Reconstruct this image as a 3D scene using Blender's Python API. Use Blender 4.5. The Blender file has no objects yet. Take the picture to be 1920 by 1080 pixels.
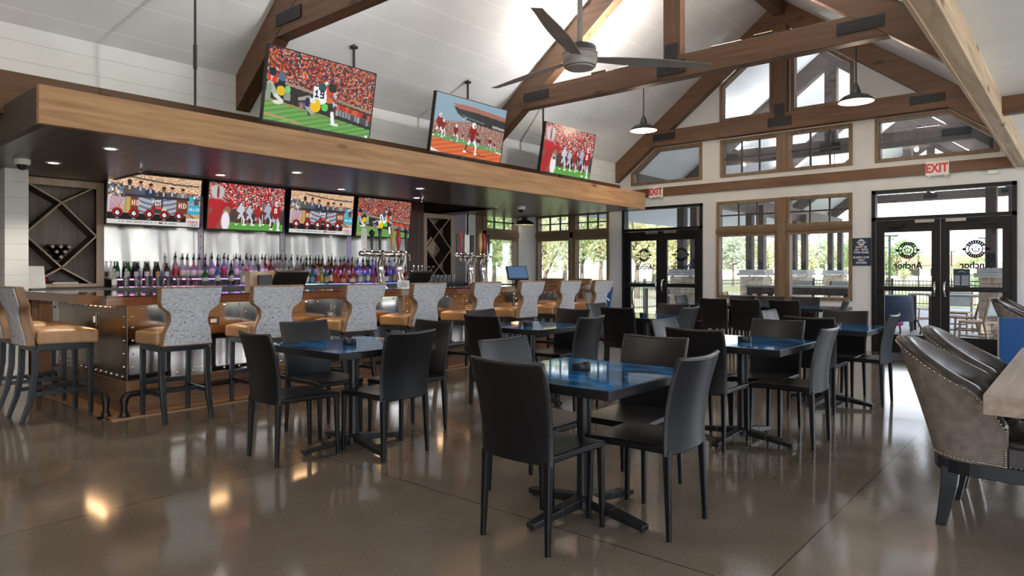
import bpy, bmesh, math, random
from mathutils import Vector, Matrix
random.seed(7)
C = bpy.context.scene.collection
D = bpy.data
pi = math.pi
R = math.radians
SC = bpy.context.scene

# ------------------------------------------------------------------ mesh builder
class B:
    def __init__(s):
        s.v = []; s.f = []; s.n = 0
    def add(s, vs, fs):
        o = len(s.v)
        s.v += [tuple(p) for p in vs]
        s.f += [tuple(i + o for i in f) for f in fs]
        return s
    def box(s, x0, x1, y0, y1, z0, z1):
        v = [(x0,y0,z0),(x1,y0,z0),(x1,y1,z0),(x0,y1,z0),(x0,y0,z1),(x1,y0,z1),(x1,y1,z1),(x0,y1,z1)]
        return s.add(v, [(3,2,1,0),(4,5,6,7),(0,1,5,4),(1,2,6,5),(2,3,7,6),(3,0,4,7)])
    def obox(s, c, size, M=None):
        hx, hy, hz = size[0]/2, size[1]/2, size[2]/2
        v = [Vector(p) for p in [(-hx,-hy,-hz),(hx,-hy,-hz),(hx,hy,-hz),(-hx,hy,-hz),(-hx,-hy,hz),(hx,-hy,hz),(hx,hy,hz),(-hx,hy,hz)]]
        if M is not None: v = [M @ p for p in v]
        c = Vector(c)
        return s.add([p + c for p in v], [(3,2,1,0),(4,5,6,7),(0,1,5,4),(1,2,6,5),(2,3,7,6),(3,0,4,7)])
    def beam(s, p0, p1, w, h, up=(0,0,1), w1=None, h1=None):
        p0, p1, up = Vector(p0), Vector(p1), Vector(up)
        d = (p1 - p0).normalized(); r = d.cross(up)
        if r.length < 1e-5: r = d.cross(Vector((0,1,0)))
        r.normalize(); u = r.cross(d).normalized()
        w1 = w if w1 is None else w1; h1 = h if h1 is None else h1
        v = []
        for p, a, b in ((p0,w/2,h/2),(p1,w1/2,h1/2)):
            v += [p - r*a - u*b, p + r*a - u*b, p + r*a + u*b, p - r*a + u*b]
        return s.add(v, [(0,1,2,3),(7,6,5,4),(4,5,1,0),(5,6,2,1),(6,7,3,2),(7,4,0,3)])
    def ring(s, pts_list, closed_u=True, cap0=True, cap1=True):
        n = len(pts_list[0]); vs = []; fs = []
        for pts in pts_list: vs += list(pts)
        for i in range(len(pts_list)-1):
            for j in range(n if closed_u else n-1):
                k = (j+1) % n
                fs.append((i*n+j, i*n+k, (i+1)*n+k, (i+1)*n+j))
        if cap0: fs.append(tuple(reversed(range(n))))
        if cap1: fs.append(tuple((len(pts_list)-1)*n + j for j in range(n)))
        return s.add(vs, fs)
    def lathe(s, prof, o=(0,0,0), n=20, cap0=True, cap1=True):
        L = []
        for r, z in prof:
            L.append([(o[0]+r*math.cos(2*pi*j/n), o[1]+r*math.sin(2*pi*j/n), o[2]+z) for j in range(n)])
        return s.ring(L, True, cap0, cap1)
    def tube(s, pts, r, n=10, cap=True):
        pts = [Vector(p) for p in pts]; L = []
        rs = r if isinstance(r, (list,tuple)) else [r]*len(pts)
        prev = None
        for i, p in enumerate(pts):
            a = pts[max(i-1,0)]; b = pts[min(i+1,len(pts)-1)]
            d = (b-a).normalized()
            if prev is None:
                u = d.orthogonal().normalized()
            else:
                u = (prev - d*prev.dot(d))
                u = u.normalized() if u.length > 1e-6 else d.orthogonal().normalized()
            prev = u; w = d.cross(u)
            L.append([p + (u*math.cos(2*pi*j/n) + w*math.sin(2*pi*j/n))*rs[i] for j in range(n)])
        return s.ring(L, True, cap, cap)
    def prism(s, poly, plane, a, b):
        def m(p, t):
            if plane == 'xz': return (p[0], t, p[1])
            if plane == 'yz': return (t, p[0], p[1])
            return (p[0], p[1], t)
        n = len(poly)
        area = sum(poly[i][0]*poly[(i+1)%n][1]-poly[(i+1)%n][0]*poly[i][1] for i in range(n))
        if (area < 0): poly = list(reversed(poly))
        flip = plane == 'xz'
        v = [m(p,a) for p in poly] + [m(p,b) for p in poly]
        fs = [tuple(reversed(range(n))), tuple(range(n,2*n))]
        fs += [(i,(i+1)%n,n+(i+1)%n,n+i) for i in range(n)]
        if flip: fs = [tuple(reversed(f)) for f in fs]
        return s.add(v, fs)
    def slab(s, fn, nu, nv, off):
        # closed sheet: fn(u,v) is the front, off(u,v) a vector to the back
        vs = []; fs = []; N = (nu+1)*(nv+1)
        for k in (0,1):
            for i in range(nu+1):
                for j in range(nv+1):
                    u, v = i/nu, j/nv
                    p = Vector(fn(u,v))
                    if k: p = p + Vector(off(u,v) if callable(off) else off)
                    vs.append(p)
        ix = lambda i,j,k: k*N + i*(nv+1)+j
        for i in range(nu):
            for j in range(nv):
                fs.append((ix(i,j,0),ix(i+1,j,0),ix(i+1,j+1,0),ix(i,j+1,0)))
                fs.append((ix(i,j+1,1),ix(i+1,j+1,1),ix(i+1,j,1),ix(i,j,1)))
        for i in range(nu):
            fs.append((ix(i+1,0,0),ix(i,0,0),ix(i,0,1),ix(i+1,0,1)))
            fs.append((ix(i,nv,0),ix(i+1,nv,0),ix(i+1,nv,1),ix(i,nv,1)))
        for j in range(nv):
            fs.append((ix(0,j,0),ix(0,j+1,0),ix(0,j+1,1),ix(0,j,1)))
            fs.append((ix(nu,j+1,0),ix(nu,j,0),ix(nu,j,1),ix(nu,j+1,1)))
        return s.add(vs, fs)
    def sphere(s, c, r, n=10, m=6, sz=1.0):
        prof = [(max(r*math.sin(pi*i/m),1e-4), -r*math.cos(pi*i/m)*sz) for i in range(m+1)]
        return s.lathe(prof, c, n, True, True)
    def build(s, name, mat, parent=None, bevel=0, smooth=None, seg=2, fix=True):
        me = D.meshes.new(name)
        me.from_pydata(s.v, [], s.f); me.update()
        if fix:
            bm = bmesh.new(); bm.from_mesh(me)
            bmesh.ops.recalc_face_normals(bm, faces=bm.faces); bm.to_mesh(me); bm.free()
        me.materials.append(mat)
        if smooth is not None:
            me.polygons.foreach_set('use_smooth', [True]*len(me.polygons))
            me.set_sharp_from_angle(angle=R(smooth))
        o = D.objects.new(name, me); C.objects.link(o)
        if parent is not None: o.parent = parent
        if bevel:
            md = o.modifiers.new('bevel','BEVEL'); md.width = bevel; md.segments = seg; md.limit_method = 'ANGLE'; md.angle_limit = R(40)
        return o

def tag(o, label, cat, group=None, kind=None):
    o['label'] = label; o['category'] = cat
    if group: o['group'] = group
    if kind: o['kind'] = kind
    return o
def thing(name, label, cat, loc=(0,0,0), rz=0.0, group=None):
    o = D.objects.new(name, None); o.empty_display_size = .1; C.objects.link(o)
    o.location = loc; o.rotation_euler = (0,0,rz)
    return tag(o, label, cat, group)
def struct(o, label=None):
    o['kind'] = 'structure'
    if label: o['label'] = label
    return o
def sroot(name, label):
    o = D.objects.new(name, None); C.objects.link(o); o['kind'] = 'structure'; o['label'] = label
    return o
def copy_tree(o, parent=None):
    c = o.copy(); C.objects.link(c)
    if parent is not None: c.parent = parent
    for ch in list(o.children): copy_tree(ch, c)
    return c
def put(proto, first, loc, rz, label, group=None):
    o = proto if first else copy_tree(proto)
    o.location = loc; o.rotation_euler = (0,0,rz); o['label'] = label
    if group: o['group'] = group
    return o
ORD = ['first','second','third','fourth','fifth','sixth','seventh','eighth','ninth','tenth','eleventh','twelfth','thirteenth','fourteenth','fifteenth','sixteenth','seventeenth','eighteenth','nineteenth','twentieth']
def ordinal(i):
    if i < 20: return ORD[i]
    tens = {2:'twenty',3:'thirty',4:'forty',5:'fifty'}[(i+1)//10]
    r = (i+1) % 10
    return (tens[:-1]+'ieth') if r == 0 else tens + '-' + ORD[r-1]

# ------------------------------------------------------------------ materials
def nm(name):
    m = D.materials.new(name); m.use_nodes = True
    nt = m.node_tree
    return m, nt, nt.nodes['Principled BSDF']
def N(nt, t, **k):
    n = nt.nodes.new(t)
    for a, b in k.items():
        if a in n.inputs.keys(): n.inputs[a].default_value = b
        else: setattr(n, a, b)
    return n
def L(nt, a, b): nt.links.new(a, b)
def c4(c): return (c[0], c[1], c[2], 1)
def coords(nt, scale=(1,1,1), kind='Object', rot=(0,0,0)):
    t = N(nt, 'ShaderNodeTexCoord'); m = N(nt, 'ShaderNodeMapping')
    m.inputs['Scale'].default_value = scale; m.inputs['Rotation'].default_value = rot
    L(nt, t.outputs[kind], m.inputs['Vector'])
    return m.outputs['Vector']
def ramp(nt, fac, stops):
    r = N(nt, 'ShaderNodeValToRGB'); e = r.color_ramp.elements
    while len(e) < len(stops): e.new(.5)
    for i, (p, c) in enumerate(stops): e[i].position = p; e[i].color = c4(c)
    L(nt, fac, r.inputs['Fac']); return r.outputs['Color']
def bumped(nt, bs, h, strength=.2, dist=.01):
    b = N(nt, 'ShaderNodeBump'); b.inputs['Strength'].default_value = strength; b.inputs['Distance'].default_value = dist
    L(nt, h, b.inputs['Height']); L(nt, b.outputs['Normal'], bs.inputs['Normal'])
def plain(name, col, rough=.5, metal=0, coat=0, var=.12, scale=8, bump=0, spec=.5):
    m, nt, bs = nm(name)
    v = coords(nt); n = N(nt, 'ShaderNodeTexNoise', Scale=scale, Detail=4.0)
    L(nt, v, n.inputs['Vector'])
    lo = tuple(c*(1-var) for c in col); hi = tuple(min(1,c*(1+var)) for c in col)
    L(nt, ramp(nt, n.outputs['Fac'], [(.3,lo),(.7,hi)]), bs.inputs['Base Color'])
    bs.inputs['Roughness'].default_value = rough; bs.inputs['Metallic'].default_value = metal
    bs.inputs['Coat Weight'].default_value = coat; bs.inputs['Coat Roughness'].default_value = .05
    bs.inputs['Specular IOR Level'].default_value = spec
    if bump: bumped(nt, bs, n.outputs['Fac'], bump, .004)
    return m
def wood(name, dark, light, axis='x', rough=.45, scale=1.0, coat=0, knots=True, seam=None):
    m, nt, bs = nm(name)
    st = {'x':(.6,9,9),'y':(9,.6,9),'z':(9,9,.6)}[axis]
    v = coords(nt, tuple(a*scale for a in st))
    n = N(nt, 'ShaderNodeTexNoise', Scale=1.6, Detail=8.0, Roughness=.62, Distortion=.6); L(nt, v, n.inputs['Vector'])
    col = ramp(nt, n.outputs['Fac'], [(.28,dark),(.5,tuple((a+b)/2 for a,b in zip(dark,light))),(.72,light)])
    if knots:
        st2 = {'x':(1.3,4,4),'y':(4,1.3,4),'z':(4,4,1.3)}[axis]
        v2 = coords(nt, st2)
        w = N(nt, 'ShaderNodeTexVoronoi', Scale=1.0); L(nt, v2, w.inputs['Vector'])
        k = ramp(nt, w.outputs['Distance'], [(.05,(.25,.2,.18)),(.16,(1,1,1))])
        mx = N(nt, 'ShaderNodeMix', data_type='RGBA', blend_type='MULTIPLY'); mx.inputs[0].default_value = 1
        L(nt, col, mx.inputs[6]); L(nt, k, mx.inputs[7]); col = mx.outputs[2]
    if seam:
        col = groove(nt, col, seam[0], seam[1], seam[2], seam[3])
    L(nt, col, bs.inputs['Base Color'])
    bs.inputs['Roughness'].default_value = rough; bs.inputs['Coat Weight'].default_value = coat
    bs.inputs['Coat Roughness'].default_value = .08
    bumped(nt, bs, n.outputs['Fac'], .12, .004)
    return m
def groove(nt, col, axis, spacing, width, dark, phase=0.0):
    t = N(nt, 'ShaderNodeTexCoord'); sp = N(nt, 'ShaderNodeSeparateXYZ'); L(nt, t.outputs['Object'], sp.inputs[0])
    a = N(nt, 'ShaderNodeMath', operation='MULTIPLY_ADD'); L(nt, sp.outputs['XYZ'.index(axis.upper())], a.inputs[0])
    a.inputs[1].default_value = 1/spacing; a.inputs[2].default_value = 100.0 + phase
    f = N(nt, 'ShaderNodeMath', operation='FRACT'); L(nt, a.outputs[0], f.inputs[0])
    g = N(nt, 'ShaderNodeMath', operation='LESS_THAN'); L(nt, f.outputs[0], g.inputs[0]); g.inputs[1].default_value = width/spacing
    mx = N(nt, 'ShaderNodeMix', data_type='RGBA', blend_type='MULTIPLY'); L(nt, g.outputs[0], mx.inputs[0])
    L(nt, col, mx.inputs[6]); mx.inputs[7].default_value = c4(dark)
    return mx.outputs[2]
def boards(name, col, axis, spacing, width=.006, dark=(.55,.55,.55), rough=.5, var=.05):
    m, nt, bs = nm(name)
    n = N(nt, 'ShaderNodeTexNoise', Scale=2.2, Detail=5.0); L(nt, coords(nt), n.inputs['Vector'])
    c = ramp(nt, n.outputs['Fac'], [(.3,tuple(x*(1-var) for x in col)),(.7,tuple(min(1,x*(1+var)) for x in col))])
    c = groove(nt, c, axis, spacing, width, dark)
    L(nt, c, bs.inputs['Base Color']); bs.inputs['Roughness'].default_value = rough
    return m
def emit(name, col, s, base=.8):
    m, nt, bs = nm(name)
    bs.inputs['Base Color'].default_value = c4((base,base,base)); bs.inputs['Emission Color'].default_value = c4(col); bs.inputs['Emission Strength'].default_value = s
    return m
def glassy(name, tint=(.92,.96,.96), gloss=.35, rough=0.0, ior=1.45, add=0.0):
    m = D.materials.new(name); m.use_nodes = True; nt = m.node_tree; nt.nodes.clear()
    o = N(nt, 'ShaderNodeOutputMaterial'); tr = N(nt, 'ShaderNodeBsdfTransparent'); gl = N(nt, 'ShaderNodeBsdfGlossy')
    tr.inputs['Color'].default_value = c4(tint); gl.inputs['Roughness'].default_value = rough; gl.inputs['Color'].default_value = (1,1,1,1)
    fr = N(nt, 'ShaderNodeFresnel'); fr.inputs['IOR'].default_value = ior
    ad = N(nt, 'ShaderNodeMath', operation='MULTIPLY_ADD'); L(nt, fr.outputs[0], ad.inputs[0]); ad.inputs[1].default_value = gloss; ad.inputs[2].default_value = add
    mx = N(nt, 'ShaderNodeMixShader'); L(nt, ad.outputs[0], mx.inputs[0]); L(nt, tr.outputs[0], mx.inputs[1]); L(nt, gl.outputs[0], mx.inputs[2])
    L(nt, mx.outputs[0], o.inputs['Surface'])
    return m
def weave(name, light, dark):
    m, nt, bs = nm(name)
    n1 = N(nt, 'ShaderNodeTexNoise', Scale=1.0, Detail=2.0); L(nt, coords(nt, (30,30,260)), n1.inputs['Vector'])
    n2 = N(nt, 'ShaderNodeTexNoise', Scale=1.0, Detail=2.0); L(nt, coords(nt, (260,260,30)), n2.inputs['Vector'])
    mn = N(nt, 'ShaderNodeMath', operation='MINIMUM'); L(nt, n1.outputs['Fac'], mn.inputs[0]); L(nt, n2.outputs['Fac'], mn.inputs[1])
    L(nt, ramp(nt, mn.outputs[0], [(.30,dark),(.47,light)]), bs.inputs['Base Color'])
    bs.inputs['Roughness'].default_value = .9
    bumped(nt, bs, mn.outputs[0], .2, .003)
    return m
def steel(name, col=(.62,.6,.57), rough=.16, wave=.35, scale=(1.2,1.2,.25), dist=.05):
    m, nt, bs = nm(name)
    n = N(nt, 'ShaderNodeTexNoise', Scale=2.2, Detail=1.0); L(nt, coords(nt, scale), n.inputs['Vector'])
    n2 = N(nt, 'ShaderNodeTexNoise', Scale=5.0, Detail=4.0); L(nt, coords(nt), n2.inputs['Vector'])
    L(nt, ramp(nt, n2.outputs['Fac'], [(.3,tuple(c*.9 for c in col)),(.7,col)]), bs.inputs['Base Color'])
    bs.inputs['Metallic'].default_value = 1; bs.inputs['Roughness'].default_value = rough
    if wave: bumped(nt, bs, n.outputs['Fac'], wave, dist)
    return m

def make_floor_mat():
    m, nt, bs = nm('polished_concrete')
    v = coords(nt)
    n = N(nt, 'ShaderNodeTexNoise', Scale=1.1, Detail=8.0, Roughness=.65); L(nt, v, n.inputs['Vector'])
    n2 = N(nt, 'ShaderNodeTexNoise', Scale=120.0, Detail=3.0); L(nt, v, n2.inputs['Vector'])
    c = ramp(nt, n.outputs['Fac'], [(.28,(.142,.114,.088)),(.55,(.190,.155,.122)),(.75,(.235,.195,.156))])
    sp = ramp(nt, n2.outputs['Fac'], [(.38,(.82,.82,.82)),(.62,(1.1,1.1,1.1))])
    mx = N(nt, 'ShaderNodeMix', data_type='RGBA', blend_type='MULTIPLY'); mx.inputs[0].default_value = 1
    L(nt, c, mx.inputs[6]); L(nt, sp, mx.inputs[7])
    c = groove(nt, mx.outputs[2], 'x', 3.0, .009, (.38,.36,.34), (4.0045 % 3)/3)
    c = groove(nt, c, 'y', 3.0, .009, (.38,.36,.34), -(2.70/3))
    L(nt, c, bs.inputs['Base Color'])
    rr = N(nt, 'ShaderNodeMapRange'); L(nt, n.outputs['Fac'], rr.inputs[0]); rr.inputs[3].default_value = .06; rr.inputs[4].default_value = .15
    L(nt, rr.outputs[0], bs.inputs['Roughness'])
    bs.inputs['Specular IOR Level'].default_value = .75
    return m

M = {}
M['floor'] = make_floor_mat()
WHITE = (.69,.71,.725)
M['ceil'] = boards('white_ceiling_boards', (.725,.735,.745), 'x', .29, .007, (1.22,1.22,1.22))
M['wallb'] = boards('white_shiplap', WHITE, 'z', .178, .005, (.62,.62,.62))
M['wall'] = plain('white_painted_wall', WHITE, .6, var=.04, scale=3)
M['wallw'] = plain('warm_white_wall', (.66,.62,.57), .6, var=.04, scale=3)
M['truss'] = wood('stained_truss_timber', (.085,.042,.022), (.185,.098,.052), 'x', .5)
M['trussz'] = wood('stained_post_timber', (.085,.042,.022), (.185,.098,.052), 'z', .5)
M['band'] = wood('stained_band_timber', (.09,.042,.021), (.19,.092,.046), 'x', .5)
M['header'] = wood('dark_header_timber', (.07,.032,.014), (.15,.075,.034), 'y', .5)
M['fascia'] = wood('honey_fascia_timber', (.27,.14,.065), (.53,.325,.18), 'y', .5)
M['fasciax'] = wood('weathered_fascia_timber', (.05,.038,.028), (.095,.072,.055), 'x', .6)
M['soffit'] = wood('dark_stained_boards', (.045,.033,.028), (.135,.10,.085), 'x', .30, seam=('y', .17, .022, (.05,.05,.05)))
M['recess'] = wood('dark_recess_boards', (.03,.016,.012), (.06,.033,.024), 'y', .4, knots=False)
M['oldbeam'] = wood('whitewashed_timber', (.32,.225,.145), (.62,.49,.36), 'y', .7)
M['winwood'] = wood('window_frame_timber', (.12,.075,.042), (.24,.16,.09), 'z', .5, knots=False)
M['winwoodx'] = wood('window_rail_timber', (.09,.055,.03), (.19,.12,.066), 'x', .5, knots=False)
M['winwoody'] = wood('window_side_rail_timber', (.11,.068,.037), (.21,.14,.078), 'y', .5, knots=False)
M['muntin'] = plain('dark_muntin', (.03,.02,.014), .5)
M['plate'] = plain('black_steel_plate', (.012,.013,.015), .55, bump=.2, scale=40)
M['doormetal'] = plain('black_door_metal', (.008,.008,.009), .4, spec=.35)
M['glass'] = glassy('window_glass', (.77,.79,.81), .55)
M['painted_highlight'] = plain('painted_edge_highlight', (.02,.021,.024), .35)
M['leather'] = plain('black_leather', (.0042,.0046,.006), .36, var=.2, scale=60, bump=.10, spec=.42)
M['tan'] = plain('tan_leather', (.44,.26,.125), .36, var=.12, scale=14, bump=.05)
M['tanedge'] = plain('brown_leather_edge', (.25,.15,.085), .42, var=.15, scale=14)
M['weave'] = weave('grey_woven_fabric', (.56,.59,.63), (.09,.12,.18))
M['stoolleg'] = plain('black_painted_wood', (.014,.017,.022), .32)
M['tabletop'] = None
M['iron'] = plain('black_cast_iron', (.010,.011,.013), .35, bump=.2, scale=60)
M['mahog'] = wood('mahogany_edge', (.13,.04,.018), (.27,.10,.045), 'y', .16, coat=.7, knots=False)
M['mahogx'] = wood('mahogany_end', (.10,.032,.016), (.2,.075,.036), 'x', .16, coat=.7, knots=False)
M['bartop'] = plain('black_glossy_bar_top', (.012,.010,.010), .06, coat=1, var=.3, scale=4)
M['steel'] = steel('mirror_steel', (.66,.63,.59), .10, .22)
M['steelw'] = steel('wavy_steel', (.44,.435,.425), .22, .35, (.5,1.1,.12), .14)
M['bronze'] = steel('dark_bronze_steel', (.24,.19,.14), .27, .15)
M['strap'] = steel('strap_steel', (.20,.17,.15), .25, 0)
M['rivet'] = steel('rivet_steel', (.75,.72,.66), .2, 0)
M['chrome'] = steel('chrome', (.82,.82,.82), .06, 0)
M['nickel'] = steel('satin_nickel', (.42,.40,.385), .32, 0)
M['pipe'] = plain('black_iron_pipe', (.028,.02,.016), .38, metal=.6, bump=.2, scale=50)
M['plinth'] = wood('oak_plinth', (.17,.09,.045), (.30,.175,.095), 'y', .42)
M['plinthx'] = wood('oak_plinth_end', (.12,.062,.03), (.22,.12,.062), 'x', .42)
M['toe'] = wood('oak_floor_strip', (.28,.17,.09), (.44,.29,.165), 'y', .35, knots=False)
M['walnut'] = wood('walnut_cabinet', (.10,.05,.026), (.2,.11,.058), 'z', .42)
M['rackface'] = wood('pale_alder_face', (.42,.31,.22), (.62,.49,.37), 'z', .5)
M['rackin'] = wood('grey_alder_back', (.21,.165,.145), (.36,.29,.26), 'z', .6)
M['rackdark'] = wood('dark_rack_slat', (.035,.022,.017), (.07,.045,.035), 'y', .5, knots=False)
M['purplewood'] = wood('reddish_wall_boards', (.06,.028,.022), (.13,.062,.046), 'z', .4)
M['slate'] = plain('slate_counter', (.055,.062,.07), .35)
M['black'] = plain('black_plastic', (.012,.012,.013), .35)
M['screenback'] = plain('grey_plastic', (.07,.073,.08), .4)
M['white'] = plain('white_plastic', (.75,.75,.73), .4, var=.03)
M['lampout'] = plain('dark_green_enamel', (.022,.022,.02), .3)
M['lampin'] = plain('white_enamel', (.85,.80,.72), .4, var=.02)
M['bulb'] = emit('warm_bulb', (1,.78,.52), 4)
M['led'] = emit('downlight_lens', (1,.93,.83), 4.5)
M['ledwarm'] = emit('warm_strip', (1,.58,.26), 1.6)
M['fan'] = plain('satin_fan_metal', (.34,.335,.32), .4, metal=.3)
M['fandark'] = plain('dark_fan_metal', (.05,.05,.05), .4)
M['exitred'] = plain('exit_red', (.60,.004,.015), .4, var=.03)
M['navy'] = plain('navy_panel', (.012,.032,.075), .5)
M['signwhite'] = plain('sign_white', (.8,.82,.84), .5, var=.02)
M['decal'] = plain('navy_decal', (.01,.018,.035), .5)
M['suede'] = plain('grey_suede', (.20,.175,.15), .75, var=.22, scale=22, bump=.15)
M['dleather'] = plain('dark_brown_leather', (.028,.022,.02), .27, var=.35, scale=10, bump=.08, spec=.6)
M['nail'] = steel('nailhead_metal', (.5,.46,.4), .25, 0)
M['oldtable'] = wood('weathered_table_top', (.20,.155,.12), (.40,.33,.265), 'y', .55)
M['blueuph'] = plain('royal_blue_vinyl', (.004,.075,.27), .42, var=.1, scale=6)
M['mat'] = plain('charcoal_mat', (.045,.048,.055), .95, bump=.3, scale=200)
M['paper'] = plain('paper_white', (.75,.76,.77), .6, var=.05)
M['red'] = plain('red_glaze', (.4,.012,.015), .3)

def make_table_mat():
    m, nt, bs = nm('blue_black_resin')
    n = N(nt, 'ShaderNodeTexNoise', Scale=2.0, Detail=6.0, Distortion=1.6); L(nt, coords(nt,(1,3,1)), n.inputs['Vector'])
    L(nt, ramp(nt, n.outputs['Fac'], [(.36,(.006,.03,.07)),(.50,(.004,.13,.36)),(.66,(.004,.21,.58))]), bs.inputs['Base Color'])
    bs.inputs['Roughness'].default_value = .05; bs.inputs['Specular IOR Level'].default_value = .32
    return m
M['tabletop'] = make_table_mat()
def make_edge_mat():
    return plain('table_edge', (.03,.031,.033), .3, var=.5, scale=30)
M['tableedge'] = plain('table_edge', (.010,.0105,.012), .3, var=.5, scale=30)
# ------------------------------------------------------------------ setting
XW, XE, XR = -7.38, -0.72, -4.05          # nave west / east / ridge
ZC, SL = 3.53, 0.76                        # crease height, roof slope
def zroof(x): return ZC + SL*(min(x, 2*XR-x) - XW)
YN, YS = 12.1, -5.0

struct(B().box(-10.5,3.7,YS,12.3,-.12,0).build('floor', M['floor']), 'polished brown concrete floor with saw-cut joints')
def roof_slab(b, x0, x1, y0, y1, t=.12):
    z0, z1 = zroof(x0), zroof(x1)
    b.prism([(x0,z0),(x1,z1),(x1,z1+t),(x0,z0+t)], 'xz', y0, y1)
b = B(); roof_slab(b, XW-.1, XR, YS, 12.25); struct(b.build('ceiling', M['ceil']), 'white boarded ceiling slope above the bar')
b = B(); roof_slab(b, XR, XE+.1, YS, 12.25); struct(b.build('ceiling', M['ceil']), 'white boarded ceiling slope on the window side')
struct(B().box(-.63,3.7,YS,12.25,3.03,3.15).build('ceiling', M['wall']), 'flat white ceiling of the side aisle')
struct(B().box(-10.5,XW-.06,9.9,12.25,2.78,2.88).build('ceiling', M['wall']), 'flat ceiling of the window corner behind the bar')
# nave walls above the openings
struct(B().box(XW-.10,XW,YS,12.1,3.09,3.56).build('wall_west', M['wallb']), 'white board wall above the bar canopy')
struct(B().box(XW-.16,XW+.03,YS,12.08,2.70,3.092).build('trim_1', M['header']), 'dark timber header along the bar wall')
struct(B().box(XE-.01,XE+.09,YS,12.1,3.0,3.6).build('wall_east', M['wall']), 'white wall above the timber aisle beam')
# unseen rest of the room, with its windows
b = B()
for x0,x1 in ((-10.5,-1.2),(3.2,3.7)): b.box(x0,x1,YS-.15,YS,0,3.1)
b.box(-10.5,3.7,YS-.15,YS,0,.5); b.box(-10.5,3.7,YS-.15,YS,2.7,3.1)
b.prism([(XW,3.1),(XE,3.1),(XE,3.6),(XR,6.1),(XW,3.6)],'xz',YS-.15,YS)
struct(b.build('wall_south', M['walnut']))
b = B()
for y0,y1 in ((YS,-4.6),(-2.2,-1.8),(1.0,1.4),(4.2,4.6),(7.4,7.8),(10.6,12.25)): b.box(3.6,3.75,y0,y1,0,3.1)
b.box(3.6,3.75,YS,12.25,0,.45); b.box(3.6,3.75,YS,12.25,2.75,3.1)
struct(b.build('wall_east', M['wall']))
struct(B().box(-10.5,-10.38,YS,9.9,0,2.9).build('wall_west', M['wallw']), 'back wall behind the bar')
struct(B().box(-10.5,-7.42,YS,9.9,2.92,3.02).build('ceiling', M['wall']))
struct(B().box(-9.62,-9.30,2.05,2.275,0,2.47).build('wall_south', M['wallb']), 'white shiplap pier at the end of the back bar')

# far wall
MX = lambda x: 2*XR - x
b = B()
y0,y1 = YN, YN+.16
for x0,x1,z0,z1 in ((-9.8,-9.58,0,2.8),(-9.58,-7.63,0,.85),(-9.58,-7.63,2.575,2.8),(-7.63,-7.3,0,3.6),(-7.3,-5.54,2.6,3.05),
    (-5.54,-5.26,0,3.05),(-5.26,-2.92,0,.80),(-5.26,-2.92,2.6,3.05),(-2.92,-2.63,0,3.05),(-2.63,-.74,2.6,3.05),(-.74,-.25,0,3.1),(3.3,3.7,0,3.1),(-.25,3.3,2.75,3.1),(-.25,3.3,0,.3),(1.45,1.6,.3,2.75),
    (-5.55,-5.19,3.05,4.1),(-2.918,-2.586,3.05,4.1),(-.7,-.6,3.05,3.6),(-6.6,-5.55,3.75,4.08),(-2.586,-1.5,3.75,4.08),(-5.19,-2.918,3.75,4.08),(-4.23,-3.91,4.08,6.0)):
    b.box(x0,x1,y0,y1,z0,z1)
for f in (lambda p: p, lambda p: (MX(p[0]),p[1])):
    b.prism([f(p) for p in ((-7.30,3.05),(-7.09,3.05),(-7.09,3.33),(-6.52,3.76),(-6.6,4.12),(-7.30,3.59))],'xz',y0+.004,y1-.004)
    b.prism([f(p) for p in ((-6.66,4.08),(-5.2,4.08),(-5.2,5.2))],'xz',y0+.004,y1-.004)
struct(b.build('wall_north', M['wall']), 'white far wall with doors and windows')
struct(B().box(-7.3,-.80,YN-.05,YN,2.795,2.962).build('trim_2', M['band']), 'brown timber band along the far wall')
# corner alcove walls
b = B()
for p0,p1,z0,z1 in ((9.86,10.12,0,2.8),(11.48,12.1,0,2.8),(10.12,11.48,0,.85),(10.12,11.48,2.575,2.8)): b.box(-9.78,-9.63,p0,p1,z0,z1)
b.box(-10.4,-9.63,9.82,9.9,0,2.8)
struct(b.build('wall_west', M['wallb']), 'white board wall of the window corner')

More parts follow.
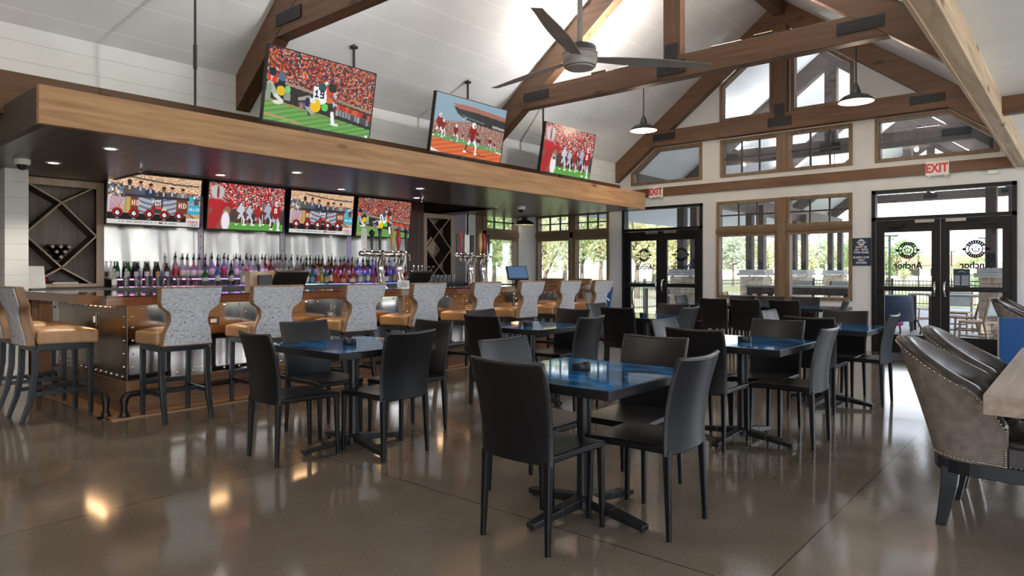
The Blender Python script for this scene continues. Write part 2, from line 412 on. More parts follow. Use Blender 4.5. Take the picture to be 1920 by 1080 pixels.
def inset(poly, d):
    n = len(poly)
    a = sum(poly[i][0]*poly[(i+1)%n][1]-poly[(i+1)%n][0]*poly[i][1] for i in range(n))
    if a < 0: poly = poly[::-1]
    lines = []
    for i in range(n):
        p, q = Vector(poly[i]), Vector(poly[(i+1)%n]); t = (q-p).normalized(); nn = Vector((-t.y,t.x))
        lines.append((p+nn*d, t))
    out = []
    for i in range(n):
        p,t = lines[i-1]; q,u = lines[i]
        den = t.x*u.y - t.y*u.x
        k = ((q.x-p.x)*u.y - (q.y-p.y)*u.x)/den
        r = p + t*k; out.append((r.x,r.y))
    return poly, out
def ringprism(b, poly, d, plane, a0, a1):
    poly, inn = inset(poly, d); n = len(poly)
    for i in range(n):
        j = (i+1)%n
        b.prism([poly[i],poly[j],inn[j],inn[i]], plane, a0, a1)
    return inn
WN = [0]
def window(label, polys, plane='xz', at=YN, fw=.055, lites=None, extra=None, mat='winwood'):
    WN[0] += 1
    r = sroot('window_%d' % WN[0], label)
    s = 1 if plane == 'xz' else -1
    f0, f1 = (at-.025, at+.13) if s > 0 else (at-.13, at+.025)
    for k, poly in enumerate(polys):
        b = B(); inn = ringprism(b, poly, fw, plane, f0, f1)
        b.build('frame', M[mat], r)
        mid = (f0+f1)/2 + s*.02
        B().prism(inn, plane, mid-.004, mid+.004).build('pane', M['glass'], r)
        if lites and lites[k]:
            nx, nz = lites[k]; xs=[p[0] for p in inn]; zs=[p[1] for p in inn]
            g = B(); x0,x1,z0,z1 = min(xs),max(xs),min(zs),max(zs)
            for i in range(1,nx):
                x = x0+(x1-x0)*i/nx
                g.prism([(x-.012,z0),(x+.012,z0),(x+.012,z1),(x-.012,z1)], plane, mid-.02, mid+.02)
            for i in range(1,nz):
                z = z0+(z1-z0)*i/nz
                g.prism([(x0,z-.012),(x1,z-.012),(x1,z+.012),(x0,z+.012)], plane, mid-.022, mid+.022)
            g.build('muntin', M['muntin'], r)
    if extra:
        for nme, poly, m, o0, o1 in extra:
            B().prism(poly, plane, f0-o0 if s>0 else f0, (f1 if s>0 else f1+o0)).build(nme, M[m], r)
    return r
rect = lambda x0,x1,z0,z1: [(x0,z0),(x1,z0),(x1,z1),(x0,z1)]
# alcove windows
window('wood framed corner window on the far wall, left of the glass doors',
    [rect(-9.58,-8.62,.85,2.04),rect(-8.54,-7.63,.85,2.04),rect(-9.58,-8.62,2.16,2.575),rect(-8.54,-7.63,2.16,2.575)], lites=[None,None,(3,2),(3,2)],
    extra=[('rail',rect(-9.58,-7.63,2.04,2.16),'winwoodx',.02,0),('mullion',rect(-8.62,-8.54,.85,2.575),'winwood',.02,0)])
window('wood framed side window behind the chrome taps',
    [rect(10.40,11.48,.85,2.04),rect(10.40,11.48,2.16,2.575),rect(10.12,10.30,.85,2.04),rect(10.12,10.30,2.16,2.575)], plane='yz', at=-9.63, lites=[None,(3,2),None,(1,2)],
    extra=[('rail',rect(10.12,11.48,2.04,2.16),'winwoody',.02,0),('mullion',rect(10.30,10.40,.85,2.575),'winwood',.02,0)])
# big window
window('wide wood framed window between the two pairs of glass doors',
    [rect(-5.26,-4.13,.80,2.0),rect(-3.98,-2.92,.80,2.0),rect(-5.26,-4.13,2.08,2.6),rect(-3.98,-2.92,2.08,2.6)], lites=[None,None,(3,2),(3,2)],
    extra=[('rail',rect(-5.26,-4.13,2.0,2.08),'winwoodx',.02,0),('rail',rect(-3.98,-2.92,2.0,2.08),'winwoodx',.02,0),('mullion',rect(-4.13,-3.98,.8,2.6),'winwood',.03,0)])
# clerestory
zi = lambda x: zroof(x) - .42
window('left slanted clerestory window above the timber band', [[(-7.09,3.05),(-5.55,3.05),(-5.55,3.76),(-6.52,3.76),(-7.09,zi(-7.09)-.02)]])
window('middle clerestory window with twelve small lights', [rect(-5.19,-4.10,3.05,3.75),rect(-3.97,-2.918,3.05,3.75)], lites=[(3,2),(3,2)], extra=[('mullion',rect(-4.10,-3.97,3.05,3.75),'winwood',.01,0)])
window('right slanted clerestory window above the timber band', [[(-2.586,3.05),(-.95,3.05),(MX(-7.15),zi(-7.15)),(MX(-6.52),3.76),(-2.586,3.76)]])
window('left half of the gable window beside the king post', [[(-5.2,4.09),(-4.22,4.09),(-4.22,zi(-4.22)),(-5.2,zi(-5.2))]])
window('right half of the gable window beside the king post', [[(-3.9,4.09),(-2.9,4.09),(-2.9,zi(-2.9)),(-3.9,zi(-3.9))]])

# ---- text
def text_mesh(name, s, size, mat, parent=None, loc=(0,0,0), rot=(R(90),0,0), mirror=False, ext=.001, bold=0.0, sx=1.0, align='CENTER', spacing=1.0):
    cu = D.curves.new('t','FONT'); cu.body = s; cu.size = size; cu.extrude = ext; cu.align_x = align; cu.align_y = 'CENTER'; cu.offset = bold; cu.space_line = spacing
    o = D.objects.new('t', cu); C.objects.link(o)
    bpy.context.view_layer.update()
    me = D.meshes.new_from_object(o.evaluated_get(bpy.context.evaluated_depsgraph_get()))
    D.objects.remove(o); D.curves.remove(cu)
    me.transform(Matrix.Diagonal((-sx if mirror else sx,1,1,1)))
    me.name = name; me.materials.clear(); me.materials.append(mat)
    q = D.objects.new(name, me); C.objects.link(q); q.location = loc; q.rotation_euler = rot
    if parent is not None: q.parent = parent
    return q

# ---- doors
def arc_ring(b, cx, cz, r0, r1, y0, y1, n=28):
    for i in range(n):
        a, c = 2*pi*i/n, 2*pi*(i+1)/n
        b.prism([(cx+r0*math.cos(a),cz+r0*math.sin(a)),(cx+r1*math.cos(a),cz+r1*math.sin(a)),(cx+r1*math.cos(c),cz+r1*math.sin(c)),(cx+r0*math.cos(c),cz+r0*math.sin(c))],'xz',y0,y1)
def anchor_logo(b, cx, cz, r, y0, y1):
    arc_ring(b,cx,cz,r*.58,r*.68,y0,y1); arc_ring(b,cx,cz,r*.90,r,y0,y1)
    for i in range(22):      # ring lettering
        a = 2*pi*i/22
        if abs(math.sin(a)) > .35:
            b.prism([(cx+q*r*math.cos(a+w),cz+q*r*math.sin(a+w)) for q,w in ((.68,-.125),(.92,-.125),(.92,.125),(.68,.125))],'xz',y0,y1)
    for s in (-1,1):
        b.prism([(cx+s*.66*r,cz-.1*r),(cx+s*1.42*r,cz-.1*r),(cx+s*1.42*r,cz-.03*r),(cx+s*.66*r,cz-.03*r)],'xz',y0,y1)
        b.prism([(cx+s*.66*r,cz+.03*r),(cx+s*1.42*r,cz+.03*r),(cx+s*1.42*r,cz+.1*r),(cx+s*.66*r,cz+.1*r)],'xz',y0,y1)
        b.prism([(cx+s*.94*r,cz-.14*r),(cx+s*1.2*r,cz-.14*r),(cx+s*1.2*r,cz+.14*r),(cx+s*.94*r,cz+.14*r)],'xz',y0,y1)
    # anchor
    b.prism([(cx-.03*r,cz-.3*r),(cx+.03*r,cz-.3*r),(cx+.03*r,cz+.34*r),(cx-.03*r,cz+.34*r)],'xz',y0,y1)
    arc_ring(b,cx,cz+.40*r,.04*r,.09*r,y0,y1,12)
    b.prism([(cx-.16*r,cz+.18*r),(cx+.16*r,cz+.18*r),(cx+.16*r,cz+.24*r),(cx-.16*r,cz+.24*r)],'xz',y0,y1)
    for i in range(8):
        a,c = pi+pi*i/8, pi+pi*(i+1)/8
        b.prism([(cx+q*r*math.cos(t),cz-.02*r+q*r*math.sin(t)) for q,t in ((.26,a),(.36,a),(.36,c),(.26,c))],'xz',y0,y1)
    for s in (-1,1):
        b.prism([(cx+s*.20*r,cz-.02*r),(cx+s*.44*r,cz-.02*r),(cx+s*.33*r,cz+.16*r)],'xz',y0,y1)
def double_door(idx, x0, x1, label, gz0=.29, gz1=1.92):
    r = sroot('door_%d' % idx, label)
    ya, yb = YN-.03, YN+.13
    b = B(); fw = .055
    b.box(x0,x0+fw,ya,yb,0,2.6); b.box(x1-fw,x1,ya,yb,0,2.6); b.box(x0,x1,ya,yb,2.545,2.6); b.box(x0,x1,ya,yb,2.11,2.165); b.box(x0,x1,ya,yb,0,.012)
    b.build('frame', M['doormetal'], r)
    B().box(x0+fw,x1-fw,YN+.06,YN+.068,2.165,2.545).build('transom_pane', M['glass'], r)
    xm = (x0+x1)/2
    for k,(a,c) in enumerate(((x0+fw+.004,xm-.003),(xm+.003,x1-fw-.004))):
        lf = B(); st = .115
        lf.box(a,a+st,YN+.02,YN+.07,.012,2.105); lf.box(c-st,c,YN+.02,YN+.07,.012,2.105)
        lf.box(a+st,c-st,YN+.02,YN+.07,.012,gz0); lf.box(a+st,c-st,YN+.02,YN+.07,gz1,2.105)
        leaf = lf.build('leaf', M['doormetal'], r)
        B().box(a+st,c-st,YN+.043,YN+.049,gz0,gz1).build('pane', M['glass'], leaf)
        pb = B(); pb.box(a+.03,c-.05,YN-.055,YN-.01,.985,1.06); pb.box(a+.03,a+.13,YN-.075,YN+.02,.975,1.07)
        pb.build('push_bar', M['doormetal'], leaf, bevel=.006)
        hx = c-.06 if k == 0 else a+.06
        B().tube([(hx,YN+.02,.90),(hx,YN-.09,.92),(hx,YN-.105,1.02),(hx,YN-.09,1.12),(hx,YN+.02,1.14)],.016,8).build('handle', M['steel'], leaf, smooth=60)
        cl = B(); cxx = (c-.20) if k == 0 else (a+.20)
        cl.box(cxx-.13,cxx+.13,YN-.04,YN+.02,2.05,2.10); cl.build('closer_plate', M['nickel'], leaf, bevel=.004)
        ar = B(); s = -1 if k == 0 else 1
        ar.beam((cxx+s*.17,YN-.05,2.06),(cxx+s*.40,YN-.09,2.07),.02,.014); ar.box(cxx+s*.40-.1,cxx+s*.40+.1,YN-.05,YN+.02,2.0,2.05)
        ar.build('closer_arm', M['doormetal'], leaf)
        mx = (a+c)/2
        lg = B(); anchor_logo(lg, mx, 1.63, .135, YN+.049, YN+.051); lg.build('anchor_logo', M['decal'], leaf)
        text_mesh('lettering', 'Anchor', .15, M['decal'], leaf, (mx,YN+.050,1.385), mirror=True, sx=.86, bold=.004)
    return r
double_door(1, -7.3, -5.54, 'double glass doors beside the bar canopy end')
double_door(2, -2.63, -.74, 'double glass doors at the right end of the far wall')

# skirting
struct(B().box(-5.54,-5.26,YN-.012,YN,0,.1).box(-2.92,-2.63,YN-.012,YN,0,.1).box(-5.26,-2.92,YN-.012,YN,0,.1).build('baseboard_north', M['wall']))

# ------------------------------------------------------------------ roof trusses
def truss(y, label, t=.17, wm='truss', zm='trussz', pm='plate', feet=True, name='roof_truss', vd=.40):
    r = thing(name, label, 'truss', (XR, y+t/2, 0))
    def P(x,z): return (x-XR, z)
    for s in (-1,1):
        f = (lambda x: x) if s < 0 else MX
        po = [P(f(XW+.005),ZC), P(f(XR),zroof(XR)), P(f(XR),zroof(XR)-vd), P(f(XW+.005),ZC-vd)]
        bb = B().prism(po,'xz',-t/2,t/2)
        o = bb.build('rafter', M[wm], r, bevel=.006)
    xin = XW + (4.06-ZC+vd)/SL; xo = XW + (3.77-ZC+vd)/SL
    B().prism([P(xo,3.77),P(MX(xo),3.77),P(MX(xin),4.06),P(xin,4.06)],'xz',-t/2+.006,t/2-.006).build('bottom_chord', M[wm], r, bevel=.006)
    B().box(-.12,.12,-t/2+.015,t/2-.015,4.055,zroof(XR)-vd+.1).build('king_post', M[zm], r, bevel=.006)
    for s in (-1,1):
        x = s*(XR-(-6.27)); x = -2.22*(-s)
        q = B().box(x-.235,x+.235,-t/2-.008,-t/2+.004,3.87,4.0)
        q.build('steel_plate', M[pm], r)
    q = B().box(-.2,.2,-t/2-.010,-t/2+.004,3.83,3.99).box(-.085,.085,-t/2-.010,-t/2+.004,3.99,4.22)
    for dx in (-.14,-.05,.05,.14): q.sphere((dx,-t/2-.012,3.91),.012,6,4)
    q.build('tee_plate', M[pm], r)
    return r
truss(3.78, 'stained timber roof truss at the top left, nearest the camera')
truss(7.90, 'stained timber roof truss with glowing inner edges behind the ceiling fan')
truss(11.93, 'stained timber roof truss standing against the far wall windows', t=.16)

# ridge beam, aisle beam
struct(B().box(XR-.09,XR+.09,YS,12.1,zroof(XR)-.30,zroof(XR)-.02).build('beam', M['truss'], bevel=.006), 'ridge beam under the peak of the ceiling')
b = B(); b.box(-.765,-.625,YS,12.1,2.795,3.03)
o = b.build('aisle_beam', M['oldbeam'], bevel=.008); tag(o, 'long whitewashed timber beam running up to the top right corner', 'beam')
B().box(-.77,-.745,YS,12.1,2.785,2.83).build('edge_strip', M['oldbeam'], o)
o = B().box(-.625,3.6,8.25,8.40,2.86,3.03).build('cross_beam', M['band'], bevel=.006); tag(o, 'short brown cross beam butting against the whitewashed timber beam', 'beam')
# ------------------------------------------------------------------ bar canopy
r = thing('bar_canopy', 'long suspended wood canopy over the bar with honey coloured front face', 'canopy', (-6.3, 6.4, 2.463))
ox, oy, oz = -6.3, 6.4, 2.463
CY0, CY1 = 1.61, 11.25
def cb(*a): return B().box(a[0]-ox,a[1]-ox,a[2]-oy,a[3]-oy,a[4]-oz,a[5]-oz)
B().box(-6.37-ox,-6.30-ox,CY0-oy,CY1-oy,0,.312).build('front_fascia', M['fascia'], r, bevel=.005)
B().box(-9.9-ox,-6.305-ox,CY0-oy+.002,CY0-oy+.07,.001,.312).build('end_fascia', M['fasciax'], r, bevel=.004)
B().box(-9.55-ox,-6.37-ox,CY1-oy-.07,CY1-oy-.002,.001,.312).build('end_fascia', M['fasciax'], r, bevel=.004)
s = B()
for a in ((-8.35,-6.37,CY0+.06,CY1-.06),(-10.36,-8.35,CY0+.06,3.24),(-10.36,-8.35,9.3,9.83),(-9.58,-8.35,9.83,CY1-.06)):
    s.box(a[0]-ox,a[1]-ox,a[2]-oy,a[3]-oy,.004,.05)
s.build('soffit_boards', M['soffit'], r)
q = B()
q.box(-8.36-ox,-8.33-ox,3.22-oy,9.32-oy,-.006,.33); q.box(-10.36-ox,-8.35-ox,3.21-oy,3.24-oy,-.006,.33); q.box(-10.36-ox,-8.35-ox,9.3-oy,9.33-oy,-.006,.33)
q.build('recess_trim', M['recess'], r)
B().box(-10.36-ox,-8.35-ox,3.2-oy,9.34-oy,.33,.37).build('recess_ceiling', M['recess'], r)
B().box(-7.3-ox,-6.37-ox,CY0-oy+.07,CY1-oy-.07,.27,.30).build('top_deck', M['recess'], r)
rod = B(); zc = zroof(-6.44)
rod.tube([(-.14,2.90-oy,.27),(-.14,2.90-oy,zc-oz)],.012,8); rod.tube([(-.14,2.90-oy,.75),(-.14,2.90-oy,.98)],.018,8); rod.lathe([(.05,0),(.05,.02),(.02,.04)],(-.14,2.90-oy,zc-oz-.03),12)
rod.build('hanger_rod', M['plate'], r, smooth=50)

# downlights, sprinklers, cameras
dl = thing('recessed_downlight','x','light'); 
B().lathe([(.055,0),(.075,0),(.075,-.008),(.055,-.010)],n=24,cap0=False,cap1=False).build('trim_ring', M['white'], dl, smooth=40)
B().lathe([(.0005,-.002),(.056,-.002)],n=20,cap0=False,cap1=False).build('lens', M['led'], dl)
spots = [(-7.09,2.39,'round recessed downlight nearest the front corner of the canopy'),(-8.48,2.30,'round recessed downlight near the wine rack and dome camera'),
 (-7.98,3.90,'round recessed downlight above the second rear screen'),(-7.10,4.39,'round recessed downlight second along the canopy front row'),
 (-8.04,5.68,'round recessed downlight above the fourth rear screen'),(-7.14,6.36,'round recessed downlight third along the canopy front row'),
 (-8.07,7.12,'round recessed downlight deepest in, under the purple glow')]
for i,(x,y,l) in enumerate(spots): put(dl, i==0, (x,y,2.467), 0, l, 'recessed downlights in the canopy')
sp = thing('sprinkler_head','x','sprinkler')
B().lathe([(.035,0),(.035,-.006),(.012,-.01),(.012,-.03)],n=14,cap0=False).build('escutcheon', M['chrome'], sp, smooth=40)
q = B().tube([(.012,0,-.03),(.018,0,-.05),(0,0,-.065)],.003,6).tube([(-.012,0,-.03),(-.018,0,-.05),(0,0,-.065)],.003,6).lathe([(.02,-.065),(.022,-.068)],n=12)
q.build('deflector', M['chrome'], sp)
for i,(x,y,l) in enumerate([(-8.0,3.0,'small chrome sprinkler head in front of the first rear screen'),(-8.02,7.2,'small chrome sprinkler head beside the deepest downlight'),(-8.1,9.05,'small chrome sprinkler head near the dome camera by the windows')]):
    put(sp, i==0, (x,y,2.467), 0, l, 'sprinkler heads in the canopy')
cm = thing('dome_camera','x','security camera')
B().lathe([(.075,0),(.078,-.03),(.070,-.055),(.052,-.06)],n=22,cap0=False).build('housing', M['white'], cm, smooth=40)
B().lathe([(.052,-.058),(.047,-.085),(.028,-.108),(.003,-.115)],n=20,cap0=False).build('dome', M['black'], cm, smooth=60)
for i,(x,y,l) in enumerate([(-8.49,2.02,'white dome security camera above the white pier'),(-7.72,9.30,'white dome security camera near the corner windows')]):
    put(cm, i==0, (x,y,2.467), 0, l, 'dome cameras in the canopy')

# ------------------------------------------------------------------ screens
W_, H_ = 160, 90
FONT = {'1':'010110010010111','9':'111101111001111','7':'111001010010010','C':'111100100100111','O':'111101101101111','R':'110101110101101','S':'111100111001111','G':'111100101101111','A':'010101111101101','M':'101111111101101','E':'111100110100111','D':'110101101101110','Y':'101101010010010','L':'100100100100111','I':'111010010010111','H':'101101111101101','T':'111010010010010'}
class Img:
    def __init__(s, col): s.p = [[col]*W_ for _ in range(H_)]
    def px(s,x,y,c):
        if 0 <= x < W_ and 0 <= y < H_: s.p[y][x] = c
    def rect(s,x0,y0,x1,y1,c):
        for y in range(int(y0),int(y1)):
            for x in range(int(x0),int(x1)): s.px(x,y,c)
    def ell(s,cx,cy,rx,ry,c,soft=0):
        for y in range(int(cy-ry),int(cy+ry)+1):
            for x in range(int(cx-rx),int(cx+rx)+1):
                d = ((x-cx)/rx)**2+((y-cy)/ry)**2
                if d <= 1:
                    if soft and d > .5 and 0<=x<W_ and 0<=y<H_:
                        k = (1-d)/.5; o = s.p[y][x]; s.px(x,y,tuple(o[i]*(1-k)+c[i]*k for i in range(3)))
                    else: s.px(x,y,c)
    def line(s,x0,y0,x1,y1,w,c,w1=None):
        n = int(max(abs(x1-x0),abs(y1-y0)))*2+1
        for i in range(n+1):
            t = i/n; ww = w if w1 is None else w+(w1-w)*t
            s.ell(x0+(x1-x0)*t, y0+(y1-y0)*t, ww/2, ww/2, c)
    def poly(s,pts,c):
        ys = [p[1] for p in pts]
        for y in range(int(min(ys)),int(max(ys))+1):
            xs = []
            for i in range(len(pts)):
                (xa,ya),(xb,yb) = pts[i],pts[(i+1)%len(pts)]
                if (ya <= y) != (yb <= y): xs.append(xa+(y-ya)*(xb-xa)/(yb-ya))
            xs.sort()
            for a,b in zip(xs[::2],xs[1::2]):
                for x in range(int(a),int(b)+1): s.px(x,y,c)
    def crowd(s,y0f,y1f,pal,cw=2,ch=2,rng=None):
        for y in range(0,H_,ch):
            for x in range(0,W_,cw):
                if y0f(x) <= y < y1f(x):
                    c = rng.choice(pal); k = .75+.5*rng.random()
                    s.rect(x,y,x+cw,y+ch,tuple(min(1,v*k) for v in c))
    def text(s,t,x,y,c,k=1,kx=None):
        kx = kx or k
        for ch in t:
            g = FONT.get(ch)
            if g:
                for i in range(15):
                    if g[i]=='1': s.rect(x+(i%3)*kx,y+(i//3)*k,x+(i%3)*kx+kx,y+(i//3)*k+k,c)
            x += 4*kx
    def shade(s, y0, y1, base, var, rng, x0=0):
        for y in range(int(y0),int(y1)):
            for x in range(x0,W_):
                k = 1+var*(math.sin(x*.21+y*1.7)*.5+rng.random()-.5); s.px(x,y,tuple(min(1,max(0,v*k)) for v in base))
def figure(im, x, y, h, top, leg, helm, skin=(.35,.2,.14), stride=.22, lean=0.0, boot=(.85,.85,.85)):
    # y = feet line, h = height
    hp = (x, y-h*.47); sh = (x+lean*h, y-h*.78)
    im.line(hp[0]-h*.03,hp[1],x-stride*h*.8,y-h*.24,h*.13,leg,h*.09); im.line(x-stride*h*.8,y-h*.24,x-stride*h*1.3,y-h*.06,h*.08,skin,h*.06)
    im.ell(x-stride*h*1.25,y-h*.03,h*.07,h*.035,boot)
    im.line(hp[0]+h*.03,hp[1],x+stride*h,y-h*.25,h*.13,leg,h*.09); im.line(x+stride*h,y-h*.25,x+stride*h*.9,y-h*.03,h*.08,boot,h*.06)
    im.ell(x+stride*h,y-h*.01,h*.08,h*.035,boot)
    im.line(hp[0],hp[1],sh[0],sh[1],h*.2,top,h*.27)
    im.line(sh[0]-h*.12,sh[1]+h*.02,sh[0]-h*.18,sh[1]+h*.2,h*.08,top,h*.06); im.line(sh[0]-h*.18,sh[1]+h*.2,sh[0]-h*.06,sh[1]+h*.27,h*.06,skin)
    im.line(sh[0]+h*.12,sh[1]+h*.02,sh[0]+h*.2,sh[1]+h*.17,h*.08,top,h*.06); im.line(sh[0]+h*.2,sh[1]+h*.17,sh[0]+h*.26,sh[1]+h*.1,h*.06,skin)
    im.ell(sh[0]+h*.02,sh[1]-h*.13,h*.085,h*.1,helm); im.rect(sh[0]+h*.05,sh[1]-h*.13,sh[0]+h*.11,sh[1]-h*.07,(.08,.08,.09))
GR = (.37,.57,.29)
def img_orange():
    g = random.Random(3); im = Img((.12,.12,.12))
    rail = lambda x: 36+x*.10
    im.crowd(lambda x:0, lambda x: rail(x), [(.62,.25,.16),(.75,.32,.15),(.35,.3,.33),(.18,.18,.26),(.62,.55,.52),(.5,.16,.14),(.7,.45,.35),(.3,.2,.2)],2,2,g)
    im.poly([(0,36),(159,52),(159,56),(0,40)],(.58,.5,.42))
    im.poly([(0,40),(159,56),(159,78),(0,66)],(.17,.16,.16))
    for x in range(104,160,5):
        c = g.choice([(.68,.22,.16),(.75,.33,.2),(.6,.2,.18)]); yy = 52+ (x-104)*.12
        im.ell(x,yy-1,2,2,(.3,.2,.17)); im.rect(x-2,yy+1,x+3,yy+8,c); im.rect(x-2,yy+8,x+2,yy+16,g.choice([(.6,.6,.62),(.3,.3,.32),(.5,.5,.52)]))
    im.poly([(0,62),(159,78),(159,90),(0,90)],GR); im.shade(80,90,GR,.12,g)
    for y in range(62,90):
        for x in range(W_):
            if y > 62+x*.1: im.px(x,y,tuple(v*(1+.1*math.sin(x*.3+y)) for v in GR))
    im.poly([(0,63),(40,66),(60,69),(0,66)],(.6,.48,.3)); im.poly([(0,80),(55,86),(50,88),(0,84)],(.62,.55,.36)); im.line(60,71,110,76,1.4,(.55,.4,.25))
    # players at left
    im.rect(2,33,13,44,(.78,.22,.13)); im.ell(7,30,5,5,(.12,.15,.2)); im.text('7',5,36,(.95,.9,.88),1)
    im.line(5,46,14,58,9,(.62,.66,.6),6); im.line(14,58,22,64,5,(.8,.8,.78)); im.line(4,48,3,62,7,(.5,.56,.5)); im.ell(16,66,6,2.5,(.8,.8,.76))
    im.rect(16,38,25,48,(.1,.12,.2)); im.ell(20,34,5,5,(.3,.4,.48)); im.ell(20,51,6,6,(.82,.68,.1)); im.ell(29,48,4,5,(.45,.72,.45)); im.rect(25,53,34,62,(.5,.55,.5))
    # tackled pair, number 19
    im.line(96,42,100,58,8,(.66,.7,.7),6); im.line(100,58,97,72,5,(.3,.22,.2)); im.line(96,66,98,78,5,(.9,.9,.9)); im.ell(101,80,6,2,(.85,.85,.85))
    im.line(60,52,46,56,6,(.6,.58,.55),4); im.line(66,62,48,62,5,(.35,.35,.42)); im.ell(50,66,3,5,(.55,.45,.38)); im.ell(62,70,3,5,(.3,.2,.18)); im.line(58,64,66,70,6,(.62,.6,.6))
    im.ell(84,42,12,10,(.78,.26,.14)); im.ell(93,33,6,6,(.13,.17,.14)); im.line(92,44,100,50,5,(.5,.3,.3)); im.ell(88,50,8,4,(.78,.4,.2))
    im.line(74,38,84,28,6,(.8,.83,.84),4); im.poly([(66,36),(84,36),(86,52),(80,58),(66,54)],(.86,.88,.9)); im.ell(78,35,6,6,(.22,.29,.3)); im.text('19',68,40,(.06,.08,.16),2,2)
    im.ell(70,60,8,9,(.86,.70,.08)); im.rect(62,52,70,58,(.84,.84,.82)); im.ell(84,60,5,5,(.35,.75,.3)); im.ell(58,58,4,6,(.15,.17,.3))
    im.ell(154,88,2,1.5,(.95,.95,.9))
    return im
def img_stadium():
    g = random.Random(5); im = Img((.50,.60,.66))
    im.crowd(lambda x: 42-x*.11 if x<80 else 31, lambda x: 60+x*.06, [(.55,.4,.35),(.62,.47,.42),(.45,.28,.26),(.7,.58,.52),(.5,.36,.33)],1,1,g)
    im.poly([(38,14),(160,18),(160,38),(100,35),(62,30),(48,24)],(.16,.17,.17)); im.poly([(36,10),(70,8),(160,13),(160,20),(80,16),(50,17)],(.6,.38,.33))
    im.poly([(54,24),(110,29),(110,33),(60,28)],(.3,.34,.33)); im.poly([(130,30),(160,32),(160,36),(130,34)],(.6,.6,.58)); im.line(60,31,68,28,1.5,(.75,.75,.72))
    im.shade(60,90,(.36,.56,.34),.08,g)
    im.crowd(lambda x: 50, lambda x: 60+x*.055, [(.55,.4,.35),(.4,.25,.22),(.65,.55,.5)],1,1,g)
    for y in range(64,90):
        for x in range(W_):
            if y > 68+x*.045: im.px(x,y,tuple(v*(1+.1*math.sin(x*.2+y*.9)+.05*g.random()) for v in (.74,.36,.20)))
    im.poly([(0,84),(18,89),(0,90)],(.85,.82,.78)); im.line(146,73,159,75,2,(.9,.85,.75))
    im.line(72,80,120,85,2,(.5,.22,.13))
    for x,y,h in ((48,68,26),(64,66,14),(128,70,20),(140,70,14),(98,68,14)): figure(im,x,y,h,(.45,.08,.08),(.85,.85,.85),(.85,.84,.82))
    figure(im,12,66,36,(.5,.09,.08),(.86,.86,.86),(.85,.8,.78)); figure(im,20,64,26,(.5,.1,.1),(.8,.8,.8),(.8,.8,.8))
    figure(im,86,83,50,(.5,.05,.06),(.82,.84,.88),(.92,.9,.88))
    return im
def img_red():
    g = random.Random(9); im = Img((.2,.14,.14))
    im.crowd(lambda x:0, lambda x:62, [(.72,.12,.12),(.8,.2,.15),(.62,.5,.48),(.25,.12,.14),(.55,.1,.12),(.85,.7,.66),(.3,.28,.3)],2,2,g)
    im.rect(40,50,160,78,(.28,.22,.2))
    for x in range(60,150,4): im.rect(x,56+g.randint(0,5),x+2,78,g.choice([(.7,.68,.64),(.15,.13,.13),(.45,.38,.34),(.6,.2,.2)]))
    im.shade(76,90,(.33,.58,.24),.12,g)
    im.rect(0,48,30,90,(.55,.28,.24))
    # blurred near figure
    im.ell(17,18,16,17,(.72,.68,.68),1); im.ell(18,18,3,15,(.45,.22,.22),1); im.ell(16,42,22,12,(.66,.12,.15),1); im.poly([(0,66),(16,46),(34,40),(26,66),(14,90),(0,90)],(.62,.14,.16)); im.ell(40,44,12,9,(.6,.1,.14),1)
    im.ell(38,52,8,9,(.52,.38,.3),1); im.ell(35,74,10,22,(.86,.84,.86),1)
    for x,y,h,t,l,hm in ((66,80,44,(.72,.74,.78),(.72,.74,.78),(.75,.77,.8)),(84,80,40,(.66,.68,.73),(.7,.72,.76),(.7,.72,.75)),(102,80,40,(.6,.12,.14),(.6,.62,.66),(.6,.1,.1)),(124,78,46,(.6,.62,.7),(.55,.58,.66),(.65,.66,.7))): figure(im,x,y,h,t,l,hm,stride=.16)
    figure(im,142,87,60,(.6,.06,.12),(.66,.68,.72),(.75,.7,.7),stride=.12); im.text('O',139,42,(.9,.88,.86),2)
    return im
